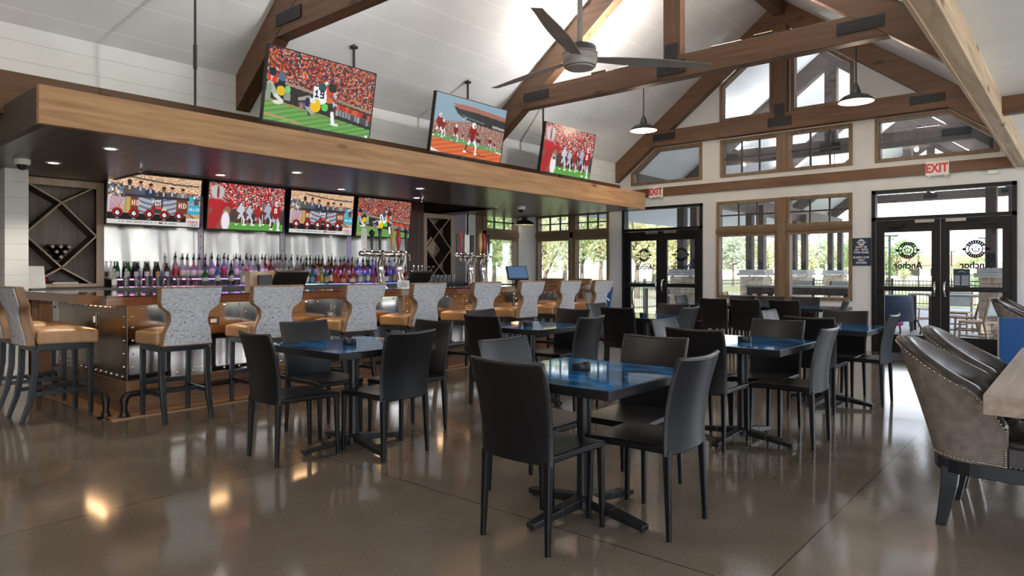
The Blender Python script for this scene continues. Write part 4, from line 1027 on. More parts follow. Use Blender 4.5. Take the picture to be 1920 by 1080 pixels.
# taps
def tap_tower(y, label, handles):
    r = thing('beer_tap','beer',"tap",(-7.0,y,1.078),0,'chrome beer towers on the bar'); r['label'] = label
    pts = [(0,0,0),(0,0,.05),(-.005,.0,.12),(-.03,0,.2),(-.045,0,.27),(-.03,0,.34),(.0,0,.40),(.01,0,.44)]
    B().tube(pts,[.062,.052,.047,.045,.047,.05,.052,.05],16).lathe([(.075,0),(.075,.012),(.06,.02)],n=18).sphere((.01,0,.44),.052,14,8).build('column', M['chrome'], r, smooth=60)
    B().tube([(.01,-.34,.44),(.01,.02,.44)],.036,14).sphere((.01,-.34,.44),.037,12,8).build('cross_arm', M['chrome'], r, smooth=60)
    for (dy, m, shape) in handles:
        f = B().tube([(.04,dy,.44),(.09,dy,.435),(.10,dy,.36)],[.014,.013,.010],8).lathe([(.012,.455),(.018,.47),(.010,.50)],(.02,dy,0),10)
        fo = f.build('faucet', M['chrome'], r, smooth=60)
        h = B()
        if shape == 'flat': h.box(.0,.03,dy-.035,dy+.035,.50,.76)
        elif shape == 'round': h.lathe([(.012,.49),(.017,.55),(.020,.64),(.016,.66)],(.02,dy,0),10).lathe([(.012,.655),(.04,.70),(.038,.72),(.012,.75)],(.02,dy,0),12)
        elif shape == 'pilsner': h.lathe([(.012,.49),(.018,.53),(.034,.62),(.030,.70),(.018,.78),(.010,.80)],(.02,dy,0),12)
        else: h.lathe([(.012,.49),(.016,.55),(.022,.7),(.026,.76),(.015,.775)],(.02,dy,0),10)
        h.build('tap_handle', M[m], r, smooth=45)
    return r
M['redhandle'] = plain('red_handle',(.42,.02,.02),.3); M['goldhandle'] = plain('gold_handle',(.55,.4,.16),.35)
tap_tower(5.58,'left one of two chrome beer towers nearest the middle of the bar',[(-.30,'paper','flat'),(-.18,'black','round'),(-.05,'black','club')])
tap_tower(5.90,'right one of two chrome beer towers nearest the middle of the bar',[(-.16,'goldhandle','pilsner'),(-.06,'redhandle','pilsner'),(.07,'black','club')])
tap_tower(7.28,'left one of two chrome beer towers in front of the corner window',[(-.34,'black','club'),(-.26,'redhandle','club'),(-.12,'paper','flat'),(-.02,'black','flat')])
tap_tower(7.56,'right one of two chrome beer towers in front of the corner window',[(-.12,'goldhandle','pilsner'),(-.04,'redhandle','pilsner'),(.07,'black','club')])
# registers
def register(x,y,z,rz,label,w=.36,lit=False):
    r = thing('register',label,'register',(x,y,z),rz)
    B().lathe([(.11,0),(.11,.015),(.05,.025),(.035,.10)],n=18).tube([(0,0,.08),(0,.03,.17)],.03,8).build('stand', M['black'], r, smooth=50)
    Mr = Matrix.Rotation(R(-32),4,'X')
    B().obox((0,.02,.19),(w,.05,.25),Mr).build('monitor', M['black'] if not lit else M['screenback'], r, bevel=.008)
    B().obox(Mr@Vector((0,-.028,0))+Vector((0,.02,.19)),(w-.04,.004,.21),Mr).build('display', M['posblue'] if lit else M['screenback'], r)
    return r
M['posblue'] = emit('register_display',(.10,.20,.42),.16,.02)
register(-7.15,4.32,1.0,R(-90),'large black register with its back to the stools, behind the second bar stool',.42)
register(-7.15,6.34,1.0,R(-90),'smaller black register beside the chrome taps, behind the fourth bar stool',.38)
register(-7.10,8.46,1.078,R(60),'tilted register with a blue lit display near the corner windows',.36,True)
q = thing('wood_caddy','pale wooden caddy with a small card printer, left of the large register','caddy',(-7.1,3.93,1.0))
B().box(-.1,.0,-.12,-.1,0,.29).box(-.12,-.1,-.12,.24,0,.29).build('box_side', M['rackface'], q); B().box(-.09,.04,-.05,.2,0,.08).box(-.06,-.03,0,.16,.08,.25).build('card_printer', M['black'], q)
q = thing('sign_holder','small white notice in a clear stand on the bar beside the taps','notice',(-6.72,5.70,1.078))
B().box(-.03,.03,-.1,.1,0,.006).build('base', M['drinkglass'], q); B().box(.0,.008,-.1,.1,.006,.095).build('card', M['paper'], q)
text_mesh('lettering','PLEASE',.022,M['decal'],q,(.0085,0,.068),rot=(R(90),0,R(90)))
for k in range(3): B().box(.008,.009,-.07+.01*k,.07-.01*k,.045-.013*k,.049-.013*k).build('text_line', M['decal'], q)

# ------------------------------------------------------------------ bar stools
def lerp_prof(pr, z):
    for (z0,w0),(z1,w1) in zip(pr,pr[1:]):
        if z <= z1:
            t = (z-z0)/(z1-z0); t = t*t*(3-2*t); return w0+(w1-w0)*t
    return pr[-1][1]
def make_stool():
    r = thing('bar_stool','x','bar stool')
    PR = [(.64,.43),(.74,.40),(.88,.325),(.93,.34),(1.0,.49),(1.03,.51),(1.16,.52)]
    lean = lambda z: -.235 - .10*((z-.64)/.52)**1.4
    def fn(u,v):
        z = .645+.515*v; w = lerp_prof(PR,z); uu = 2*u-1
        return (uu*w/2, lean(z) - .025*(1-uu*uu)+.03, z)
    q = B().slab(lambda u,v: fn(u,v), 12, 22, (0,-.07,0))
    q.build('backrest', M['tanedge'], r, bevel=.012, smooth=50)
    def fb(u,v):
        z = .66+.485*v; w = lerp_prof(PR,z)-.022; uu = 2*u-1
        return (uu*w/2, lean(z)-.025*(1-uu*uu)+.03-.0695, z)
    B().slab(fb, 12, 22, (0,-.010,0)).build('back_panel', M['weave'], r, smooth=50)
    def ff(u,v):
        z = .70+.44*v; w = lerp_prof(PR,z)-.03; uu = 2*u-1
        return (uu*w/2, lean(z)-.025*(1-uu*uu)+.03+.02*math.sin(pi*min(1,v*1.2)), z)
    B().slab(ff, 12, 18, (0,-.03,0)).build('front_cushion', M['tan'], r, smooth=50)
    def fs(u,v):
        uu = 2*u-1; vv = 2*v-1
        w = .46+.03*v
        return (uu*w/2, -.20+.47*v, .775+.025*(1-uu**4)*(1-abs(vv)**4)-.012*v)
    B().slab(fs, 14, 14, (0,0,-.12)).build('seat', M['tan'], r, bevel=.022, smooth=50, seg=3)
    q = B(); q.box(-.215,.215,.19,.235,.60,.66).box(-.19,.19,-.225,-.18,.60,.66).box(-.215,-.17,-.2,.21,.60,.66).box(.17,.215,-.2,.21,.60,.66)
    q.build('seat_rail', M['stoolleg'], r, bevel=.004)
    for s in (-1,1):
        B().beam((s*.195,.21,.62),(s*.195,.215,0),.045,.045,(0,1,0),.034,.034).build('leg', M['stoolleg'], r, bevel=.004)
        q = B(); pp = [(s*.19,-.205,.62),(s*.19,-.21,.40),(s*.19,-.245,.18),(s*.192,-.305,0)]
        L_ = []
        for p,w in zip(pp,(.046,.045,.042,.034)):
            a = w/2; L_.append([(p[0]-a,p[1]-a,p[2]),(p[0]+a,p[1]-a,p[2]),(p[0]+a,p[1]+a,p[2]),(p[0]-a,p[1]+a,p[2])])
        q.ring(L_); q.build('leg', M['stoolleg'], r, bevel=.004)
        B().beam((s*.193,-.235,.235),(s*.195,.21,.235),.022,.036).build('side_stretcher', M['stoolleg'], r)
    B().beam((-.19,.212,.30),(.19,.212,.30),.022,.04).build('front_stretcher', M['stoolleg'], r)
    B().beam((-.19,-.02,.235),(.19,-.02,.235),.022,.034).build('cross_stretcher', M['stoolleg'], r)
    return r
st = make_stool()
names = ['first bar stool from the left along the bar front','second bar stool from the left along the bar front','third bar stool along the bar front','fourth bar stool along the bar front','fifth bar stool along the bar front','sixth bar stool along the bar front','seventh bar stool along the bar front','last bar stool along the bar front, beside the blue chair']
ys = [2.60,3.42,4.42,5.33,6.33,7.25,8.15,9.05]
rots = [88,87,90,90,90,90,90,90]
for k in range(8):
    put(st,k==0,(-6.165,ys[k],0),R(rots[k]),'tan and grey '+names[k],'bar stools')
put(st,False,(-7.03,1.925,0),R(1),'tan and grey bar stool seen side on at the short bar end','bar stools')
put(st,False,(-7.90,1.97,0),R(-2),'tan and grey bar stool cut off by the left edge of the photo','bar stools')
put(st,False,(-7.35,10.28,0),R(180),'bar stool facing the camera across the far end of the bar, right one','bar stools')
put(st,False,(-8.0,10.28,0),R(180),'bar stool facing the camera across the far end of the bar, left one','bar stools')
# ------------------------------------------------------------------ dining chairs
def make_chair():
    r = thing('dining_chair','x','chair')
    def fb(u,v):
        uu = 2*u-1; z = .405+.468*v - .010*(1-uu*uu)*v
        w = .418 - .012*math.cos(pi*v) + .0*v
        y = -.212 - .075*v**1.6 + .012*math.sin(pi*v) - .028*(1-uu*uu)
        return (uu*w/2, y, z)
    B().slab(fb,10,14,(0,-.022,0)).build('backrest', M['leather'], r, bevel=.006, smooth=50)
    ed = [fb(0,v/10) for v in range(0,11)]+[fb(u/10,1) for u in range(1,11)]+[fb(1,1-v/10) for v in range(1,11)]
    B().tube([(p[0],p[1]-.011,p[2]) if 0 else (p[0]*1.004,p[1]-.011,p[2]+.0005) for p in ed],.0105,6).build('painted_highlight', M['painted_highlight'], r, smooth=60)  # lighter grey tube standing in for light catching the leather edges
    def fs(u,v):
        uu = 2*u-1
        return (uu*.205, -.225+.46*v, .448-.012*(1-uu*uu)*math.sin(pi*v)-.012*v**6)
    B().slab(fs,8,10,(0,0,-.036)).build('seat', M['leather'], r, bevel=.008, smooth=50)
    for s in (-1,1):
        B().beam((s*.187,.212,.43),(s*.190,.222,0),.034,.034,(0,1,0),.022,.022).build('leg', M['leather'], r, bevel=.005)
        B().beam((s*.190,-.222,.43),(s*.198,-.238,0),.034,.036,(0,1,0),.022,.024).build('leg', M['leather'], r, bevel=.005)
    q = B()
    for sx in (-1,1):
        q.lathe([(.010,0),(.010,.006)],(sx*.190,.222,0),8).lathe([(.010,0),(.010,.006)],(sx*.198,-.238,0),8)
    q.build('foot_glides', M['nickel'], r)
    return r
def make_table():
    r = thing('pedestal_table','x','table')
    h = .4275
    B().box(-h,h,-h,h,.705,.752).build('table_edge', M['tableedge'], r, bevel=.003)
    B().box(-h+.004,h-.004,-h+.004,h-.004,.7521,.7535).build('table_top', M['tabletop'], r)
    B().lathe([(.038,.05),(.038,.69)],n=18).build('column', M['iron'], r, smooth=50)
    q = B()
    for a in range(4):
        q.beam((0,0,.695),(.28*math.cos(a*pi/2),.28*math.sin(a*pi/2),.70),.04,.02)
    q.build('top_bracket', M['iron'], r)
    q = B(); q.lathe([(.062,.03),(.062,.075),(.045,.10)],n=18)
    a0 = R(-7)
    for a in range(4):
        c,s = math.cos(a*pi/2+a0), math.sin(a*pi/2+a0)
        P0,P1,P2 = Vector((.03*c,.03*s,.07)),Vector((.20*c,.20*s,.052)),Vector((.40*c,.40*s,.028))
        q.beam(P0,P1,.07,.05,w1=.062,h1=.042); q.beam(P1,P2,.062,.042,w1=.055,h1=.03); q.lathe([(.014,0),(.014,.02)],tuple(P2*.95)[:2]+(0,),8)
    q.build('cross_base', M['iron'], r, bevel=.006)
    return r
tb = make_table(); ch = make_chair()
ashp = thing('ashtray','x','ashtray')
B().lathe([(.048,0),(.050,.004),(.050,.034),(.046,.038),(.040,.036),(.037,.012),(.001,.011)],n=26).build('bowl', M['black'], ashp, smooth=40)
q = B()
for a in range(4): q.obox((.043*math.cos(a*pi/2),.043*math.sin(a*pi/2),.037),(.018,.012,.004))
q.build('rest_notch', M['plate'], ashp)
TB = [('A',-2.03,2.97,'nearest square table with blue black top, in the front middle','nearest table'),
 ('B',-4.09,3.0,'square table with blue black top nearest the first bar stools, on the left','left table'),
 ('C',-4.20,5.22,'square table with blue black top behind the left table, beside the bar','middle table by the bar'),
 ('D',-1.99,5.05,'square table with blue black top directly behind the nearest table','second table on the right'),
 ('E',-4.04,7.25,'square table with blue black top before the left glass doors','third table by the bar'),
 ('F',-1.90,7.03,'square table with blue black top before the right glass doors','table by the right glass doors')]
first = [1,1,1]
def fl(i):
    v = bool(first[i]); first[i] = 0; return v
for k,x,y,l,s in TB:
    put(tb, fl(0), (x,y,0), 0, l, 'pedestal tables')
    ax,ay = {'A':(-2.063,2.993),'B':(-4.074,2.949),'C':(-4.19,5.154),'D':(-1.971,5.039),'E':(-4.044,7.186),'F':(-1.855,7.061)}[k]
    put(ashp, fl(2), (ax,ay,.7536), 0, 'small round black ashtray on the '+s, 'ashtrays on the tables')
for x,l in ((-4.83,'left'),(-3.97,'middle'),(-3.11,'right')):
    put(tb, False, (x,10.68,0), 0, 'square table forming the %s third of the row under the big back window' % l, 'pedestal tables')
CH = [('A','S',-2.03,2.632,0),('A','E',-1.735,3.10,90),('A','N',-2.05,3.51,182),('A','W',-2.42,3.10,-90),
 ('B','S',-4.20,2.585,-3),('B','E',-3.815,3.06,90),('B','N',-4.14,3.55,180),('B','W',-4.64,3.12,-90),
 ('C','S',-4.32,4.91,0),('C','E',-3.73,5.14,92),('C','N',-4.27,5.75,180),('C','W',-4.69,5.32,-90),
 ('D','S',-2.13,4.80,0),('D','E',-1.715,5.25,90),('D','N',-1.99,5.53,180),('D','W',-2.49,5.30,-90),
 ('E','S',-4.10,6.96,0),('E','E',-3.80,7.32,90),('E','N',-4.0,7.58,180),('E','W',-4.57,7.40,-90),
 ('F','S',-1.90,6.66,0),('F','E',-1.69,7.30,90),('F','N',-1.92,7.38,180),('F','W',-2.28,7.25,-90)]
SN = dict(S='near side',E='right side',N='far side',W='left side')
tn = {a[0]:a[4] for a in TB}
for t,s,x,y,a in CH:
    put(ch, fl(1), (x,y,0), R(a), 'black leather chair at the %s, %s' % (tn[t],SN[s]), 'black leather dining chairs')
for x,y,a,l in ((-4.40,10.26,0,'left of three with backs to camera'),(-3.87,10.2,0,'middle of three with backs to camera'),(-3.34,10.33,0,'right of three with backs to camera'),
 (-4.46,11.02,180,'left of three facing the camera'),(-4.0,11.08,180,'middle of three facing the camera'),(-3.44,11.08,180,'right of three facing the camera'),
 (-5.13,10.95,-90,'alone at its left end'),(-2.92,10.5,95,'alone at its right end')):
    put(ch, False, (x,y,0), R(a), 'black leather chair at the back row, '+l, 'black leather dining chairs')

# ------------------------------------------------------------------ nailhead armchairs, timber table, booth
def make_tub():
    r = thing('upholstered_chair','x','chair')
    W2,Lr,fy = .315,-.315,.02
    def plan(u):      # -1..1 around the U
        a = abs(u); s = 1 if u >= 0 else -1
        if a > .62:
            t = (a-.62)/.38; return Vector((s*W2, -.10+(fy+.10)*t))
        t = a/.62*pi/2
        return Vector((s*W2*math.sin(t)**.75, -.10-(.215)*math.cos(t)**.8)) if t < pi/2-1e-6 else Vector((s*W2,-.10))
    def ztop(u):
        a = math.sqrt(u*u+.012)-.1095
        return .908-.392*(a/.8965)**1.22
    def backness(u): return max(0,1-abs(u)/.85)**.8
    def outer(u,v):
        p = plan(u); z = .345+(ztop(u)-.345)*v
        return Vector((p.x*(1-.10*v*backness(u)), p.y-.185*backness(u)*(max(0,z-.345)/.55)**1.1, z))
    nu = 44
    def fo(a,v): return outer(2*a-1,v)
    B().slab(fo,nu,12,lambda a,v: Vector((-(plan(2*a-1).x)*.09, .02*backness(2*a-1)+.004, 0))).build('outer_shell', M['suede'], r, smooth=60)
    def inner(a,v):
        u = 2*a-1; p = outer(u,v); th = .075
        n = Vector((-plan(u).x/W2*th, th*backness(u)**.5, 0))
        q = p+n; return q
    q = B(); rings = []
    for i in range(nu+1):
        u = 2*i/nu-1; ot = outer(u,1.0); pts = []
        n = Vector((-plan(u).x/W2, backness(u)**.5*1.0+.05, 0)); n = n.normalized()*.075 if n.length>0 else Vector((0,.07,0))
        b0 = outer(u,0.12)
        pts.append(ot+n*.05+Vector((0,0,-.012)))
        pts.append(ot+n*.02+Vector((0,0,.012))); pts.append(ot+n*.35+Vector((0,0,.03))); pts.append(ot+n*.75+Vector((0,0,.022))); pts.append(ot+n*1.1+Vector((0,0,-.01)))
        for v in (.8,.6,.4,.2): 
            p = outer(u,v); pts.append(Vector((p.x,p.y,p.z))+n*(1.15+.25*math.sin(pi*v)*backness(u)))
        pts.append(b0+n*1.1)
        pts.append(b0+n*.1)
        rings.append(pts)
    q.ring(rings); q.build('backrest', M['dleather'], r, smooth=70)
    def fs(u,v):
        uu = 2*u-1; return (uu*.285*(.62+.38*min(1,v*2.2)**.6), -.235+.555*v, .475+.022*(1-uu**4)*(1-(2*v-1)**4))
    B().slab(fs,12,12,(0,0,-.10)).build('seat', M['dleather'], r, bevel=.02, smooth=50, seg=3)
    q = B()
    q.prism([(W2-.004,fy),(W2-.004,.32),(.29,.335),(-.29,.335),(-W2+.004,.32),(-W2+.004,fy)],'xy',.345,.445); q.build('seat_front', M['dleather'], r, bevel=.008)
    poly = [tuple(plan(2*i/24-1)) for i in range(25)][::-1]; poly = [(x*.985,y*.985) for x,y in poly]
    poly = poly + [(-.31,.325),(.31,.325)]
    B().prism(poly,'xy',.275,.347).build('base_rail', M['stoolleg'], r, bevel=.004)
    q = B()
    for i in range(64):
        u = 2*(i+.5)/64-1; p = outer(u,.985); o2 = Vector((plan(u).x,plan(u).y+.1,0)).normalized()*.002
        q.sphere(p+o2,.0065,6,4); p = outer(u,.03); q.sphere(p+o2,.0065,6,4)
    for s in (-1,1):
        for k in range(8): q.sphere((s*(W2+.002),fy-.006,.35+.012*k),.0065,6,4)
        for k in range(14): q.sphere((s*(W2-.002),fy+.012+.021*k,.352),.005,6,4)
    q.build('nailhead_trim', M['nail'], r, smooth=60)
    for s in (-1,1):
        B().beam((s*.255,.28,.28),(s*.26,.29,0),.05,.05,(0,1,0),.034,.034).build('leg', M['stoolleg'], r, bevel=.005)
        L_ = []
        for (x,y,z,w) in ((s*.235,-.215,.30,.078),(s*.24,-.222,.2,.070),(s*.245,-.240,.09,.056),(s*.25,-.255,0,.046)):
            a = w/2; L_.append([(x-a,y-a,z),(x+a,y-a,z),(x+a,y+a,z),(x-a,y+a,z)])
        B().ring(L_).build('leg', M['stoolleg'], r, bevel=.005)
    return r
tub = make_tub()
put(tub,True,(-.30,4.27,0),R(-90),'dark leather armchair with grey suede shell and nailheads, nearer one at the weathered table','nailhead armchairs')
put(tub,False,(-.30,5.03,0),R(-90),'dark leather armchair with nailheads, farther one at the weathered table','nailhead armchairs')
put(tub,False,(-.46,11.08,0),R(-90),'grey leather armchair behind the blue booth panel, left one','nailhead armchairs')
put(tub,False,(-.42,11.72,0),R(-90),'grey leather armchair behind the blue booth panel, right one','nailhead armchairs')
q = thing('timber_table','thick weathered plank dining table at the right edge','table',(-.33,3.47,0))
for k in range(4): B().box(.235*k+.001,.235*(k+1)-.001,0,2.35,.675,.76).build('plank', M['oldtable'], q, bevel=.003)
B().box(.34,.46,.25,.37,0,.675).build('leg', M['stoolleg'], q); B().box(.34,.46,1.9,2.02,0,.675).build('leg', M['stoolleg'], q)
q = thing('booth_panel','bright blue upholstered booth panel beside the right glass doors','booth panel',(-.835,10.55,0))
B().box(.0,2.2,.02,.13,.03,.70).build('upholstery', M['blueuph'], q, bevel=.01)
B().box(-.012,.006,.0,.15,.0,.705).build('end_cap', M['nickel'], q)
o = B().box(-2.42,-.86,10.95,12.02,.001,.012).build('door_mat', M['mat'], bevel=.004); tag(o,'dark grey door mat before the right glass doors','mat')
q = thing('lounge_chair','blue moulded chair half hidden behind the last bar stool','chair',(-6.74,10.2,0),R(75))
def fsh(u,v):
    uu = 2*u-1; t = v
    if t < .5: y,z = .22-.8*t, .58+.05*uu*uu
    else: y,z = -.18-.22*(t-.5)*2*.6, .58+(t-.5)*2*.44
    return (uu*.22*(1-.25*max(0,t-.6)), y+.05*uu*uu*(t>.5), z)
B().slab(fsh,10,16,(0,-.012,-.014)).build('shell', M['blueuph'], q, smooth=50)
B().obox((0,-.262,.86),(.30,.008,.03),Matrix.Rotation(R(35),4,'Y')).build('white_stripe', M['signwhite'], q)
for sx in (-1,1):
    for sy in (-1,1): B().tube([(sx*.1,sy*.1,.57),(sx*.19,sy*.19,0)],.011,8).build('leg', M['chrome'], q)

# ------------------------------------------------------------------ pendants and fan
def make_pendant():
    r = thing('pendant_lamp','x','pendant lamp')
    B().lathe([(.222,0),(.228,.006),(.215,.03),(.165,.075),(.105,.10),(.07,.108),(.06,.12),(.058,.15),(.045,.175),(.04,.21),(.026,.225),(.018,.26),(.0,.262)],n=36,cap0=False,cap1=False).build('shade', M['lampout'], r, smooth=50)
    B().lathe([(.219,.002),(.208,.026),(.16,.068),(.10,.092),(.055,.098),(.001,.10)],n=36,cap0=False,cap1=False).build('shade_lining', M['lampin'], r, smooth=50)
    B().lathe([(.018,.095),(.02,.06),(.032,.035),(.028,.012),(.001,.0)],(0,0,.012),14).build('bulb', M['bulb'], r, smooth=60)
    return r
pl = make_pendant()
for k,(x,y,z,top,l,sc) in enumerate(((-5.63,10.0,3.655,zroof(-5.63),'dark enamel pendant lamp on the left, between the two far trusses',1),(-2.37,10.0,3.60,zroof(-2.37),'dark enamel pendant lamp on the right, before the gable window',1),(-9.38,11.42,2.325,2.80,'dark enamel pendant lamp in the window corner under the canopy',.92))):
    o = put(pl,k==0,(x,y,z),0,l,'enamel pendant lamps')
    B().tube([(0,0,.25),(0,0,top-z-.005)],.011,8).lathe([(.055,-.03),(.055,-.004)],(0,0,top-z),14).build('stem', M['lampout'], o, smooth=50)
    if k == 0:
        pass
f = thing('ceiling_fan','grey metal ceiling fan on a long downrod under the ridge','fan',(XR,5.85,3.43))
B().lathe([(.0,.0),(.145,.0),(.15,.012),(.15,.02)],n=40,cap0=False,cap1=False).build('bottom_cap', M['fan'], f, smooth=40)
B().lathe([(.15,.012),(.168,.018),(.168,.03),(.178,.05),(.186,.085),(.186,.115),(.18,.14),(.188,.15),(.188,.16),(.17,.165)],n=40,cap0=False,cap1=False).build('motor_housing', M['fan'], f, smooth=35)
B().lathe([(.17,.16),(.17,.22),(.16,.232),(.05,.236),(.04,.28)],n=40,cap0=False).build('motor_top', M['fandark'], f, smooth=40)
B().tube([(0,0,.23),(0,0,zroof(XR)-.30-3.43)],.030,14).lathe([(.075,-.10),(.05,-.03)],(0,0,zroof(XR)-.3-3.43),20).build('downrod', M['fan'], f, smooth=50)
for k in range(3):
    a = R(50+120*k)
    def fbk(u,v):
        rr = .17+1.28*u; w = (.055+.035*math.sin(pi*min(1,u*1.1))) ; yy = (v-.5)*2*w
        zz = .10 - yy*.16
        return (rr*math.cos(a)-yy*math.sin(a), rr*math.sin(a)+yy*math.cos(a), zz)
    B().slab(fbk,14,4,(0,0,.006)).build('blade', M['fan'], f, smooth=40)

# ------------------------------------------------------------------ signs
def exit_sign(x,z,label):
    q = thing('exit_sign',label,'exit sign',(x,YN-.05,z),0,'exit signs')
    B().box(-.155,.155,-.03,-.0005,-.115,.115).build('housing', M['white'], q, bevel=.01)
    text_mesh('lettering','EXIT',.185,M['exitred'],q,(-.005,-.0315,-.005),bold=.006,sx=.78)
    B().sphere((-.11,-.015,-.125),.02,8,6).sphere((.11,-.015,-.125),.02,8,6).build('side_lamp', M['white'], q, smooth=60)
exit_sign(-6.50,2.885,'white and red exit sign beside the end of the bar canopy')
exit_sign(-1.715,2.875,'white and red exit sign above the right glass doors')
q = thing('wall_sign','navy notice sign about plastic cups beside the right glass doors','sign',(-2.785,YN-.012,1.615))
B().box(-.145,.145,0,.011,-.228,.228).build('panel', M['navy'], q)
lg = B(); anchor_logo(lg,0,.155,.052,-.002,-.0005); lg.build('anchor_logo', M['signwhite'], q)
text_mesh('lettering',"DON'T BE\nAN    WITH\nYOUR GLASS.",.044,M['signwhite'],q,(0,-.001,.035),bold=.0012,sx=.86)
text_mesh('lettering',"PLASTIC CUPS\nONLY\nOUTSIDE!",.044,M['signwhite'],q,(0,-.001,-.135),bold=.0012,sx=.86)
k2 = B().prism([(-.028,.028),(-.012,.026),(-.008,.05),(-.016,.055),(-.022,.048),(-.03,.052),(-.034,.04)],'xz',-.002,-.0005); k2.build('red_icon', M['exitred'], q)
q = thing('menu_poster','navy printed hours poster stuck on the right glass door leaf','poster',(-1.415,YN+.040,1.19))
B().box(-.105,.105,0,.002,-.14,.14).build('sheet', M['navy'], q)
b = B()
for i in range(5):
    a0,a1 = pi*(.2+.12*i),pi*(.2+.12*i+.09); b.prism([(.11*math.cos(t)*.55,.06+rr*math.sin(t)*.5) for rr,t in ((.10,a0),(.10,a1),(.085,a1),(.085,a0))],'xz',-.001,0)
for i in range(7):
    z = .03-.022*i
    b.prism([(-.09,z),(-.02,z),(-.02,z+.008),(-.09,z+.008)],'xz',-.001,0); b.prism([(.0,z),(.09,z),(.09,z+.008),(.0,z+.008)],'xz',-.001,0)
b.build('printed_lines', M['signwhite'], q)
o = B().box(-.06,.06,-.04,0,-.03,.03).build('alarm_strobe', M['white'], bevel=.006); o.location=(-1.03,YN,2.755); tag(o,'small white alarm box under the timber band, right of the exit sign','alarm')
SKY, SUN, DOWN, PEND, FILL_BACK, FILL_UP, UPO, UPW, STRIP, EXPO, COVE = 1.5, 5.0, 24, 9, 20, 21, 40, 5, .4, 1.95, 0
# ------------------------------------------------------------------ outside
M['deck'] = boards('grey_deck_boards',(.36,.37,.39),'y',.14,.010,(.45,.45,.45),.6,.12)
M['extwood'] = wood('weathered_dark_post',(.05,.034,.03),(.115,.085,.075),'z',.6)
M['exttruss'] = wood('weathered_dark_truss',(.085,.065,.06),(.16,.13,.12),'x',.6)
M['stone'] = plain('tan_ledge_stone',(.42,.34,.26),.85,var=.35,scale=5,bump=.6)
M['stonecap'] = plain('grey_stone_cap',(.42,.41,.39),.8,var=.15,scale=6)
M['fence'] = plain('black_fence',(.02,.02,.02),.5)
M['sling'] = plain('pale_sling_fabric',(.40,.43,.41),.7)
M['teak'] = wood('pale_teak',(.28,.18,.11),(.46,.32,.21),'z',.55,knots=False)
M['stucco'] = plain('white_stucco',(.72,.68,.64),.8,var=.06)
M['redroof'] = plain('red_tile_roof',(.42,.16,.10),.7,var=.2,scale=3)
M['tanroof'] = plain('tan_shingle_roof',(.36,.29,.22),.8,var=.15,scale=6)
M['cloth'] = plain('navy_cloth',(.012,.025,.06),.7,var=.3,scale=7)
M['magenta'] = plain('magenta_plastic',(.55,.04,.30),.4)
M['bark'] = plain('grey_bark',(.16,.13,.10),.9,var=.3,scale=12)
def make_lawn():
    m, nt, bs = nm('dry_lawn')
    n = N(nt,'ShaderNodeTexNoise',Scale=.09,Detail=7.0); L(nt,coords(nt),n.inputs['Vector'])
    L(nt,ramp(nt,n.outputs['Fac'],[(.35,(.13,.17,.05)),(.5,(.23,.24,.10)),(.62,(.36,.31,.21))]),bs.inputs['Base Color']); bs.inputs['Roughness'].default_value=.95
    return m
struct(B().box(-160,120,12.3,190,-.30,-.12).box(-160,-10.6,-60,12.3,-.30,-.12).box(3.9,120,-60,12.3,-.30,-.12).box(-10.6,3.9,-60,-5.2,-.30,-.12).build('ground', make_lawn()),'lawn around the building')
M['paving'] = plain('pale_bounce_paving',(.56,.55,.52),.9,var=.08,scale=2)  # added out of view so sunlight bounces up to the ceiling
struct(B().box(3.9,16,-18,30,-.13,-.06).box(-22,3.9,-18,-5.2,-.13,-.06).build('ground', M['paving']),'unseen pale paving added to bounce daylight onto the ceiling')
struct(B().box(-10.6,2.5,12.27,29,-.12,-.03).build('floor', M['deck']),'grey boarded patio deck outside the glass doors')
# pavilion roof
q = thing('pavilion_roof','white boarded gable roof of the patio pavilion seen through the upper windows','roof',(XR,20,0))
for a,c in ((XW-1.3,XR),(XR,MX(XW-.6))):
    z0,z1 = ZC+SL*(min(a,MX(a))-XW),ZC+SL*(min(c,MX(c))-XW)
    B().prism([(a-XR,z0),(c-XR,z1),(c-XR,z1+.14),(a-XR,z0+.14)],'xz',12.3-20,28.2-20).build('roof_slope', M['ceil'], q)
for a in (-7.22,-.98): B().box(a-.11-XR,a+.11-XR,12.4-20,28-20,2.95,3.35).build('eave_beam', M['extwood'], q)
for y,l in ((15.0,'first'),(19.0,'second'),(23.0,'third'),(27.0,'fourth')):
    truss(y,'weathered timber truss of the patio pavilion, %s behind the gable glass' % l,t=.2,wm='exttruss',zm='exttruss',name='pavilion_truss')
def post(x,y,label):
    q = thing('timber_post',label,'post',(x,y,-.03),0,'pavilion posts on stone piers')
    c = B(); c.box(-.40,.40,-.40,.40,1.22,1.30).box(-.36,.36,-.36,.36,1.30,1.39); c.build('stone_cap', M['stonecap'], q, bevel=.01)
    g = random.Random(int(abs(x*10+y))); b = B(); z = 0
    while z < 1.2:
        h = min(g.uniform(.09,.17),1.22-z); xx = -.33; 
        while xx < .33:
            w = min(g.uniform(.16,.4),.33-xx); dd = g.uniform(0,.02); b.box(xx,xx+w-.008,-.33-dd,.33+dd,z,z+h-.008); xx += w
        z += h
    b.build('stone_pier', M['stone'], q)
    for s in (-1,1): B().box(s*.17-.085,s*.17+.085,-.12,.12,1.39,3.2).build('post_leaf', M['extwood'], q, bevel=.008)
    b = B(); b.box(-.235,-.105,-.13,-.12,1.39,1.66).box(.105,.235,-.13,-.12,1.39,1.66)
    for s in (-1,1):
        for z in (1.45,1.59): b.sphere((s*.17,-.135,z),.025,8,5)
    b.build('steel_shoe', M['plate'], q)
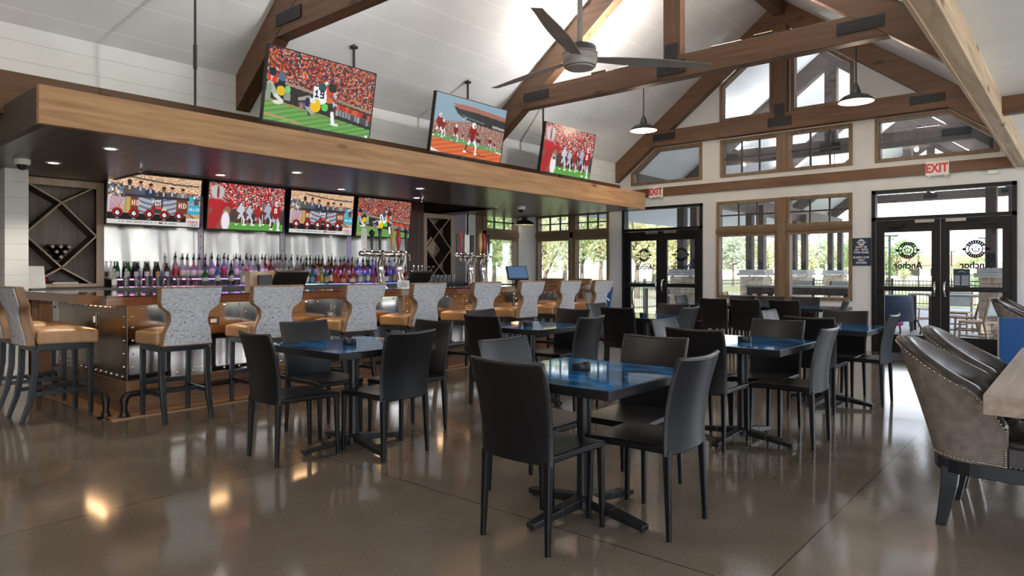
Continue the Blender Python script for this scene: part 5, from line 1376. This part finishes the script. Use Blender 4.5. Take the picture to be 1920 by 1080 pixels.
for x,y,l in ((-7.22,15,'pavilion post seen through the left glass doors'),(-7.10,19,'pavilion post on stone pier, left one in the big window'),(-7.16,23,'pavilion post on stone pier, middle one in the big window'),(-7.1,27,'pavilion post on stone pier, right one in the big window'),
    (-1.12,15,'pavilion post seen through the right leaf of the right glass doors')): post(x,y,l)
# fence panels
def fence(p0,p1,label):
    p0,p1 = Vector(p0),Vector(p1); d = p1-p0; n = int(d.length/.115)
    q = thing('fence_panel',label,'fence',tuple(p0),math.atan2(d.y,d.x),'black picket fence panels'); ln = d.length
    B().box(0,ln,-.015,.015,.93,.965).box(0,ln,-.015,.015,.78,.81).box(0,ln,-.015,.015,.08,.11).build('rail', M['fence'], q)
    b = B()
    for i in range(n+1): b.box(ln*i/n-.008,ln*i/n+.008,-.008,.008,.02,.965)
    b.build('pickets', M['fence'], q)
    B().box(-.035,.035,-.035,.035,-.1,1.05).build('post', M['fence'], q)
for i in range(5): fence((-11.5+2.9*i,29.5,0),(-8.6+2.9*i,29.5,0),'black picket fence panel across the far end of the patio, %s from the left' % ORD[i])
for i in range(5): fence((-11.5,14.5+3*i,0),(-11.5,17.5+3*i,0),'black picket fence panel along the left side of the patio, %s from the building' % ORD[i])
# patio furniture
q = thing('patio_bar_table','long dark framed high table just outside the big window','table',(-4.43,14.3,-.03))
B().box(-1.0,1.0,-.35,.35,1.0,1.04).build('table_top', M['stonecap'], q, bevel=.004)
B().box(-.98,.98,-.34,-.30,.86,1.0).build('front_beam', M['extwood'], q); B().box(-.98,.98,.30,.34,.86,1.0).build('rear_beam', M['extwood'], q)
for sx in (-.94,-.50,.94): 
    for sy in (-.30,.30): B().box(sx-.045,sx+.045,sy-.04,sy+.04,0,.88).build('leg', M['extwood'], q)
def patio_chair(kind):
    r = thing('patio_chair','x','chair'); m = M['teak'] if kind=='teak' else M['extwood']; sh = .45 if kind != 'high' else .74; bh = .88 if kind != 'high' else 1.12
    for sx in (-1,1):
        B().tube([(sx*.25,.24,0),(sx*.25,.22,sh)],[.018,.022],8).build('front_leg', m, r)
        B().tube([(sx*.25,-.30,0),(sx*.25,-.20,sh),(sx*.25,-.30,bh)],[.018,.024,.018],8).build('back_leg', m, r)
        B().beam((sx*.25,-.24,sh*.45),(sx*.25,.235,sh*.45),.02,.03).build('side_rail', m, r)
    B().beam((-.25,-.02,sh*.45),(.25,-.02,sh*.45),.02,.03).build('cross_rail', m, r)
    B().slab(lambda u,v:((2*u-1)*.26,-.21+.45*v,sh+.015-.02*math.sin(pi*v)),4,6,(0,0,-.03)).build('seat', m if kind=='teak' else M['sling'], r)
    B().slab(lambda u,v:((2*u-1)*.235,-.225-.075*v,sh+.12+(bh-sh-.12)*v),4,4,(0,-.02,0)).build('back_sling', M['sling'], r)
    return r
pc = {k:patio_chair(k) for k in ('teak','dark','high')}; used = set()
for k,x,y,a,l in (('dark',-5.75,14.35,-80,'grey sling patio chair at the left end of the high patio table'),('high',-3.9,15.0,175,'grey sling patio chair beyond the high patio table, right one'),('high',-4.7,15.0,185,'grey sling patio chair beyond the high patio table, left one'),
    ('teak',-1.75,15.6,85,'pale wooden patio chair facing left, largest in the right glass doors'),('teak',-2.1,17.1,175,'pale wooden patio chair with its front to the glass doors'),('teak',-1.35,14.2,60,'pale wooden patio chair cut by the edge of the right door leaf'),
    ('high',-9.2,15.3,120,'tall patio chair seen low through the left leaf of the left glass doors'),('high',-8.1,15.6,-60,'tall patio chair seen low through the right leaf of the left glass doors'),
    ('teak',-2.9,18.6,120,'pale wooden patio chair farthest away in the right glass doors')):
    o = put(pc[k], k not in used, (x,y,-.03), R(a), l, 'patio chairs'); used.add(k)
def ptable(x,y,w,d,h,label,m='stonecap'):
    q = thing('patio_table',label,'table',(x,y,-.03)); B().box(-w/2,w/2,-d/2,d/2,h-.04,h).build('table_top', M[m], q, bevel=.004)
    for sx in (-1,1):
        for sy in (-1,1): B().box(sx*(w/2-.06)-.03,sx*(w/2-.06)+.03,sy*(d/2-.06)-.03,sy*(d/2-.06)+.03,0,h-.04).build('leg', M['extwood'], q)
ptable(-1.95,16.3,1.0,.8,.86,'grey topped patio table behind the right leaf of the right glass doors'); ptable(-8.5,16.2,.8,.8,.92,'grey patio table seen low through the left glass doors')
ptable(-2.75,17.4,.5,.5,.84,'small patio side table at the edge of the left leaf of the right doors')
q = thing('covered_table','patio table draped in navy cloth with curved black chair legs beneath','table',(-3.35,16.3,-.03))
B().lathe([(.62,.28),(.60,.5),(.56,.80),(.55,.82),(.001,.83)],n=30,cap0=False).build('cloth_cover', M['cloth'], q, smooth=60)
b = B()
for k in range(7):
    a = 2*pi*k/7; b.tube([(.45*math.cos(a),.45*math.sin(a),.34),(.66*math.cos(a),.66*math.sin(a),.30),(.74*math.cos(a),.74*math.sin(a),.14),(.72*math.cos(a),.72*math.sin(a),0)],.016,8)
b.build('curved_leg', M['fence'], q, smooth=60)
B().lathe([(.001,.20),(.2,.205),(.22,.26),(.2,.27)],(.28,-.45,0),16).build('magenta_tub', M['magenta'], q)
# trees
def leafmat(name,a,b2):
    m, nt, bs = nm(name); n = N(nt,'ShaderNodeTexNoise',Scale=1.3,Detail=3.0); L(nt,coords(nt),n.inputs['Vector'])
    L(nt,ramp(nt,n.outputs['Fac'],[(.35,a),(.65,b2)]),bs.inputs['Base Color']); bs.inputs['Roughness'].default_value=.7
    tr = N(nt,'ShaderNodeBsdfTranslucent'); tr.inputs['Color'].default_value = c4(b2); mx = N(nt,'ShaderNodeMixShader'); mx.inputs[0].default_value=.5
    L(nt,bs.outputs[0],mx.inputs[1]); L(nt,tr.outputs[0],mx.inputs[2]); L(nt,mx.outputs[0],nt.nodes['Material Output'].inputs['Surface'])
    return m
LF = dict(olive=leafmat('olive_leaves',(.20,.25,.11),(.42,.46,.24)),yellow=leafmat('yellow_leaves',(.42,.41,.20),(.60,.57,.34)),green=leafmat('green_leaves',(.16,.26,.10),(.34,.45,.20)),grey=leafmat('grey_green_leaves',(.26,.31,.22),(.48,.52,.40)))
TM = {}
def tree_meshes(shape, col):
    k = (shape,col)
    if k in TM: return TM[k]
    g = random.Random(hash(shape)%97 if isinstance(shape,int) else 5); g = random.Random(shape*13+7); b = B()
    blobs = []
    for i in range(11+shape):
        a = g.uniform(0,2*pi); rr = g.uniform(0,.62); zz = g.uniform(.42,.9)
        blobs.append((rr*math.cos(a)*.62*(1.25-zz*.6),rr*math.sin(a)*.62*(1.25-zz*.6),zz,g.uniform(.13,.24)))
    for i in range(1300):
        bl = g.choice(blobs); d = Vector((g.gauss(0,1),g.gauss(0,1),g.gauss(0,1))).normalized()*bl[3]*g.uniform(.55,1.0)**.5
        p = Vector(bl[:3])+d; u = Vector((g.gauss(0,1),g.gauss(0,1),g.gauss(0,.7))).normalized(); w = u.orthogonal().normalized(); sz = g.uniform(.012,.026)
        b.add([p-u*sz-w*sz*.5,p+u*sz-w*sz*.6,p+u*sz*1.1+w*sz*.6,p-u*sz*.8+w*sz*.7],[(0,1,2,3)])
    t = B(); t.tube([(0,0,0),(.01,.0,.22),(-.005,.01,.45),(0,0,.62)],[.028,.020,.015,.008],8)
    for i in range(5):
        bl = blobs[i]; t.tube([(0,0,.28+.05*i),(bl[0]*.6,bl[1]*.6,(.3+.05*i+bl[2])/2),(bl[0],bl[1],bl[2])],[.012,.008,.004],6)
    def me(bb,nme,mat):
        q = D.meshes.new(nme); q.from_pydata(bb.v,[],bb.f); q.update(); q.materials.append(mat); return q
    TM[k] = (me(b,'crown',LF[col]),me(t,'trunk',M['bark'])); return TM[k]
def tree(px,d,h,col,shape,label,wide=1.0):
    f_ = 1257.9; th = R(40.476); r_ = (px-960)/f_*d
    x = -math.sin(th)*d+math.cos(th)*r_; y = math.cos(th)*d+math.sin(th)*r_
    q = thing('tree',label,'tree',(x,y,-.12),shape*1.3,'trees beyond the patio'); q.scale = (h*wide,h*wide,h)
    for m in tree_meshes(shape,col):
        o = D.objects.new(m.name,m); C.objects.link(o); o.parent = q
TREES = [(893,34,5.6,'green',0),(925,46,7.2,'olive',1),(955,40,6.2,'olive',2),(990,62,9,'grey',3),(1022,27,4.3,'yellow',4),(1058,54,8,'olive',1),(1092,46,6.6,'grey',2),(1128,42,6.2,'olive',3),(1160,60,8.5,'green',0),(1194,36,5.6,'yellow',4),(1226,52,7.6,'olive',1),(1262,34,4.6,'yellow',2),(1296,54,7.2,'grey',3),
 (1346,82,6.6,'olive',1),(1374,66,5.6,'grey',0),(1406,84,6.3,'olive',3),(1440,52,3.7,'yellow',4),(1468,88,6.8,'grey',2),(1513,54,3.9,'yellow',1),(1545,86,6.4,'grey',0),(1578,82,5.6,'olive',2),(1600,56,4.0,'green',3)]
for i,(px,d,h,c,sh) in enumerate(TREES):
    tree(px,d,h,c,sh,'%s tree beyond the fence, %s from the left through the far windows' % ({'olive':'olive green','grey':'grey green'}.get(c,c),ordinal(i)))
for px,d,h,c,sh,l in ((1664,46,3.6,'green',2,'small green tree at the left edge of the right glass doors'),(1695,60,1.75,'yellow',3,'low bush before the red roofed building'),(1815,58,2.7,'yellow',4,'yellow tree behind the lettering of the right door leaf'),(1842,52,2.5,'green',1,'green round tree by the tan roofed shed'),(1838,36,1.3,'green',0,'low green shrub beside the tan roofed shed')):
    tree(px,d,h,c,sh,l,1.25)
def at(px,d):
    th = R(40.476); r_ = (px-960)/1257.9*d
    return (-math.sin(th)*d+math.cos(th)*r_, math.cos(th)*d+math.sin(th)*r_)
x,y = at(1712,100); q = thing('clubhouse','long white building with a red tiled roof beyond the fence','building',(x,y,-.12),R(-8))
B().box(-9,9,-3,3,0,2.5).build('wall', M['stucco'], q)
B().prism([(-3.6,2.45),(3.6,2.45),(0,3.9)],'yz',-9.5,9.5).build('roof', M['redroof'], q)
b = B()
for k in range(6): b.box(-8+2.8*k,-6.6+2.8*k,-3.03,-2.98,.9,1.9)
b.build('window', M['muntin'], q)
x,y = at(1868,44); q = thing('garden_shed','low tan building with a hipped shingle roof at the right of the doors','building',(x,y,-.12),R(10))
B().box(-1.9,1.9,-1.4,1.4,0,1.35).build('wall', M['stucco'], q)
B().ring([[(-2.3,-1.8,1.3),(2.3,-1.8,1.3),(2.3,1.8,1.3),(-2.3,1.8,1.3)],[(-.9,-.1,2.1),(.9,-.1,2.1),(.9,.1,2.1),(-.9,.1,2.1)]]).build('roof', M['tanroof'], q)
for px,d,h,l in ((1668,30,3.0,'dark parking lamp post with a forked top, left in the right glass doors'),(1722,55,3.0,'thin lamp post in the left leaf of the right glass doors'),(1784,62,3.3,'thin lamp post in the right leaf of the right glass doors'),(1849,34,3.1,'plain dark pole beside the pavilion post in the right doors')):
    x,y = at(px,d); q = thing('lamp_post',l,'lamp post',(x,y,-.12),R(30),'lamp posts outside')
    B().tube([(0,0,0),(0,0,h)],.05 if d<40 else .06,8).build('pole', M['fence'], q); B().box(-.35,.35,-.05,.05,h,h+.06).build('lamp_head', M['fence'], q)

for y,l in ((17.0,'nearer'),(21.0,'farther')):
    o = put(pl,False,(XR-1.5,y,3.75),0,'enamel pendant lamp of the patio pavilion seen through the clerestory, %s one' % l,'pavilion pendant lamps')
    B().tube([(0,0,.25),(0,0,zroof(XR-1.5)-3.75)],.011,8).build('stem', M['lampout'], o)
# ------------------------------------------------------------------ light
w = D.worlds.new('sky'); SC.world = w; w.use_nodes = True; nt = w.node_tree; bg = nt.nodes['Background']
tc = N(nt,'ShaderNodeTexCoord'); sp = N(nt,'ShaderNodeSeparateXYZ'); L(nt,tc.outputs['Generated'],sp.inputs[0])
mp = N(nt,'ShaderNodeMapping'); mp.inputs['Scale'].default_value = (2,2,7); L(nt,tc.outputs['Generated'],mp.inputs['Vector'])
n = N(nt,'ShaderNodeTexNoise',Scale=1.4,Detail=6.0); L(nt,mp.outputs[0],n.inputs['Vector'])
base = ramp(nt,sp.outputs['Z'],[(0.0,(.86,.87,.90)),(.25,(.70,.78,.90)),(.8,(.42,.58,.86))])
cl = ramp(nt,n.outputs['Fac'],[(.42,(0,0,0)),(.62,(1,1,1))])
mx = N(nt,'ShaderNodeMix',data_type='RGBA'); L(nt,cl,mx.inputs[0]); L(nt,base,mx.inputs[6]); mx.inputs[7].default_value = (.92,.92,.93,1)
L(nt,mx.outputs[2],bg.inputs['Color']); bg.inputs['Strength'].default_value = SKY
def light(name,kind,loc,energy,col=(1,1,1),rot=(0,0,0),**k):
    l = D.lights.new(name,kind); l.energy = energy; l.color = col
    for a,b2 in k.items(): setattr(l,a,b2)
    o = D.objects.new(name,l); C.objects.link(o); o.location = loc; o.rotation_euler = rot; return o
light('sun','SUN',(0,0,30),SUN,(1,.93,.82),(R(42),0,R(25)),angle=R(2))
def portal(loc,rot,sx,sy):
    o = light('window_portal','AREA',loc,1,rot=rot,shape='RECTANGLE',size=sx,size_y=sy); o.data.cycles.is_portal = True
portal((3.58,3.6,1.6),(0,R(90),0),2.4,17)
portal((-3.4,-4.98,1.6),(R(90),0,0),13.5,2.3)
portal((-5.1,12.0,1.7),(R(-90),0,0),9.0,3.4)
for i,(x,y,l_) in enumerate(spots):
    light('downlight','SPOT',(x,y,2.455),DOWN,(1,.86,.68),spot_size=R(120),spot_blend=.6,shadow_soft_size=.05)
for x,y,z in ((-5.63,10.0,3.62),(-2.37,10.0,3.56)): light('pendant_and_fill_light','POINT',(x,y,z),PEND,(1,.80,.58),shadow_soft_size=.04)
for x in (-5.2,-2.9):
    u = thing('uplight','small dark uplight on the second truss chord, %s of the king post' % ('left' if x<-4 else 'right'),'light',(x,8.0,4.062))
    B().box(-.12,.12,-.035,.035,0,.05).build('housing', M['plate'], u); B().box(-.11,.11,-.028,.028,.05,.054).build('lens', M['ledwarm'], u)
    light('uplight_beam','AREA',(x,8.0,4.125),UPW,(1,.62,.32),(R(180),0,0),shape='RECTANGLE',size=.22,size_y=.05)
for k in range(7):
    light('counter_strip','AREA',(-6.545,3.025+1.0*k,.98),STRIP,(1,.62,.32),(0,0,0),shape='RECTANGLE',size=.04,size_y=.5)
light('counter_strip','AREA',(-7.2,2.30,.98),STRIP,(1,.62,.32),(0,0,0),shape='RECTANGLE',size=.5,size_y=.04)
light('shelf_glow','AREA',(-9.60,7.3,1.25),1.6,(.3,.15,1),(R(180),0,0),shape='RECTANGLE',size=.06,size_y=2.0)
light('shelf_glow','AREA',(-9.60,4.8,1.25),.4,(.75,.3,1),(R(180),0,0),shape='RECTANGLE',size=.06,size_y=1.5)
for y,e in ((4.0,1.0),(8.1,1.6)):  # neutral uplights added to brighten the ceiling slopes, not fittings of the hall
    for x in (-4.75,-3.35):
        u = thing('uplight','slim added ceiling fill light resting on the chord of the %s truss, %s side' % ({4.0:'nearest',8.1:'middle'}[y],'bar' if x<-4 else 'window'),'light',(x,y-.1,4.062))
        B().box(-.2,.2,-.03,.03,0,.03).build('housing', M['plate'], u); B().box(-.19,.19,-.024,.024,.03,.033).build('lens', M['led'], u)
        light('uplight_beam','AREA',(x,y-.1,4.10),FILL_UP*e,(1,.97,.93),(0,R(128 if x<-4 else -128),0),shape='RECTANGLE',size=.4,size_y=.05)
for y in (14.8,18.8,22.8):
    for x in (-5.8,-2.3):
        u = thing('uplight','slim uplight on the chord of the %s pavilion truss, %s side' % ({14.8:'first',18.8:'second',22.8:'third'}[y],'left' if x<-4 else 'right'),'light',(x,y+.3,4.062))
        B().box(-.2,.2,-.03,.03,0,.03).build('housing', M['plate'], u); B().box(-.19,.19,-.024,.024,.03,.033).build('lens', M['led'], u)
        light('uplight_beam','AREA',(x,y+.3,4.10),UPO,(1,.98,.95),(R(180),0,0),shape='RECTANGLE',size=.4,size_y=.05)
# unseen fill lights added behind the camera to lift the room
for x,y in ((-4.05,-.6),(-4.05,-3.2)):
    light('pendant_and_fill_light','POINT',(x,y,4.2),FILL_BACK,(1,.86,.70),shadow_soft_size=.12)

# ------------------------------------------------------------------ camera
cam = D.cameras.new('camera'); co = D.objects.new('camera',cam); C.objects.link(co); SC.camera = co
cam.sensor_fit = 'HORIZONTAL'; cam.sensor_width = 36; cam.lens = 1257.9/1920*36; cam.shift_y = -(540-510.6)/1920
co.location = (0,0,1.28); co.rotation_euler = (R(90),0,R(40.476)); cam.clip_start = .05; cam.clip_end = 400
SC.view_settings.view_transform = 'Standard'; SC.view_settings.look = 'None'; SC.view_settings.gamma = 1; SC.view_settings.use_curve_mapping = False
SC.view_settings.exposure = EXPO
cy = SC.cycles
cy.use_denoising = True; cy.max_bounces = 8; cy.diffuse_bounces = 4; cy.glossy_bounces = 4; cy.transmission_bounces = 4; cy.transparent_max_bounces = 16; cy.sample_clamp_indirect = 6; cy.sample_clamp_direct = 0; cy.caustics_reflective = False; cy.caustics_refractive = False; cy.blur_glossy = .5
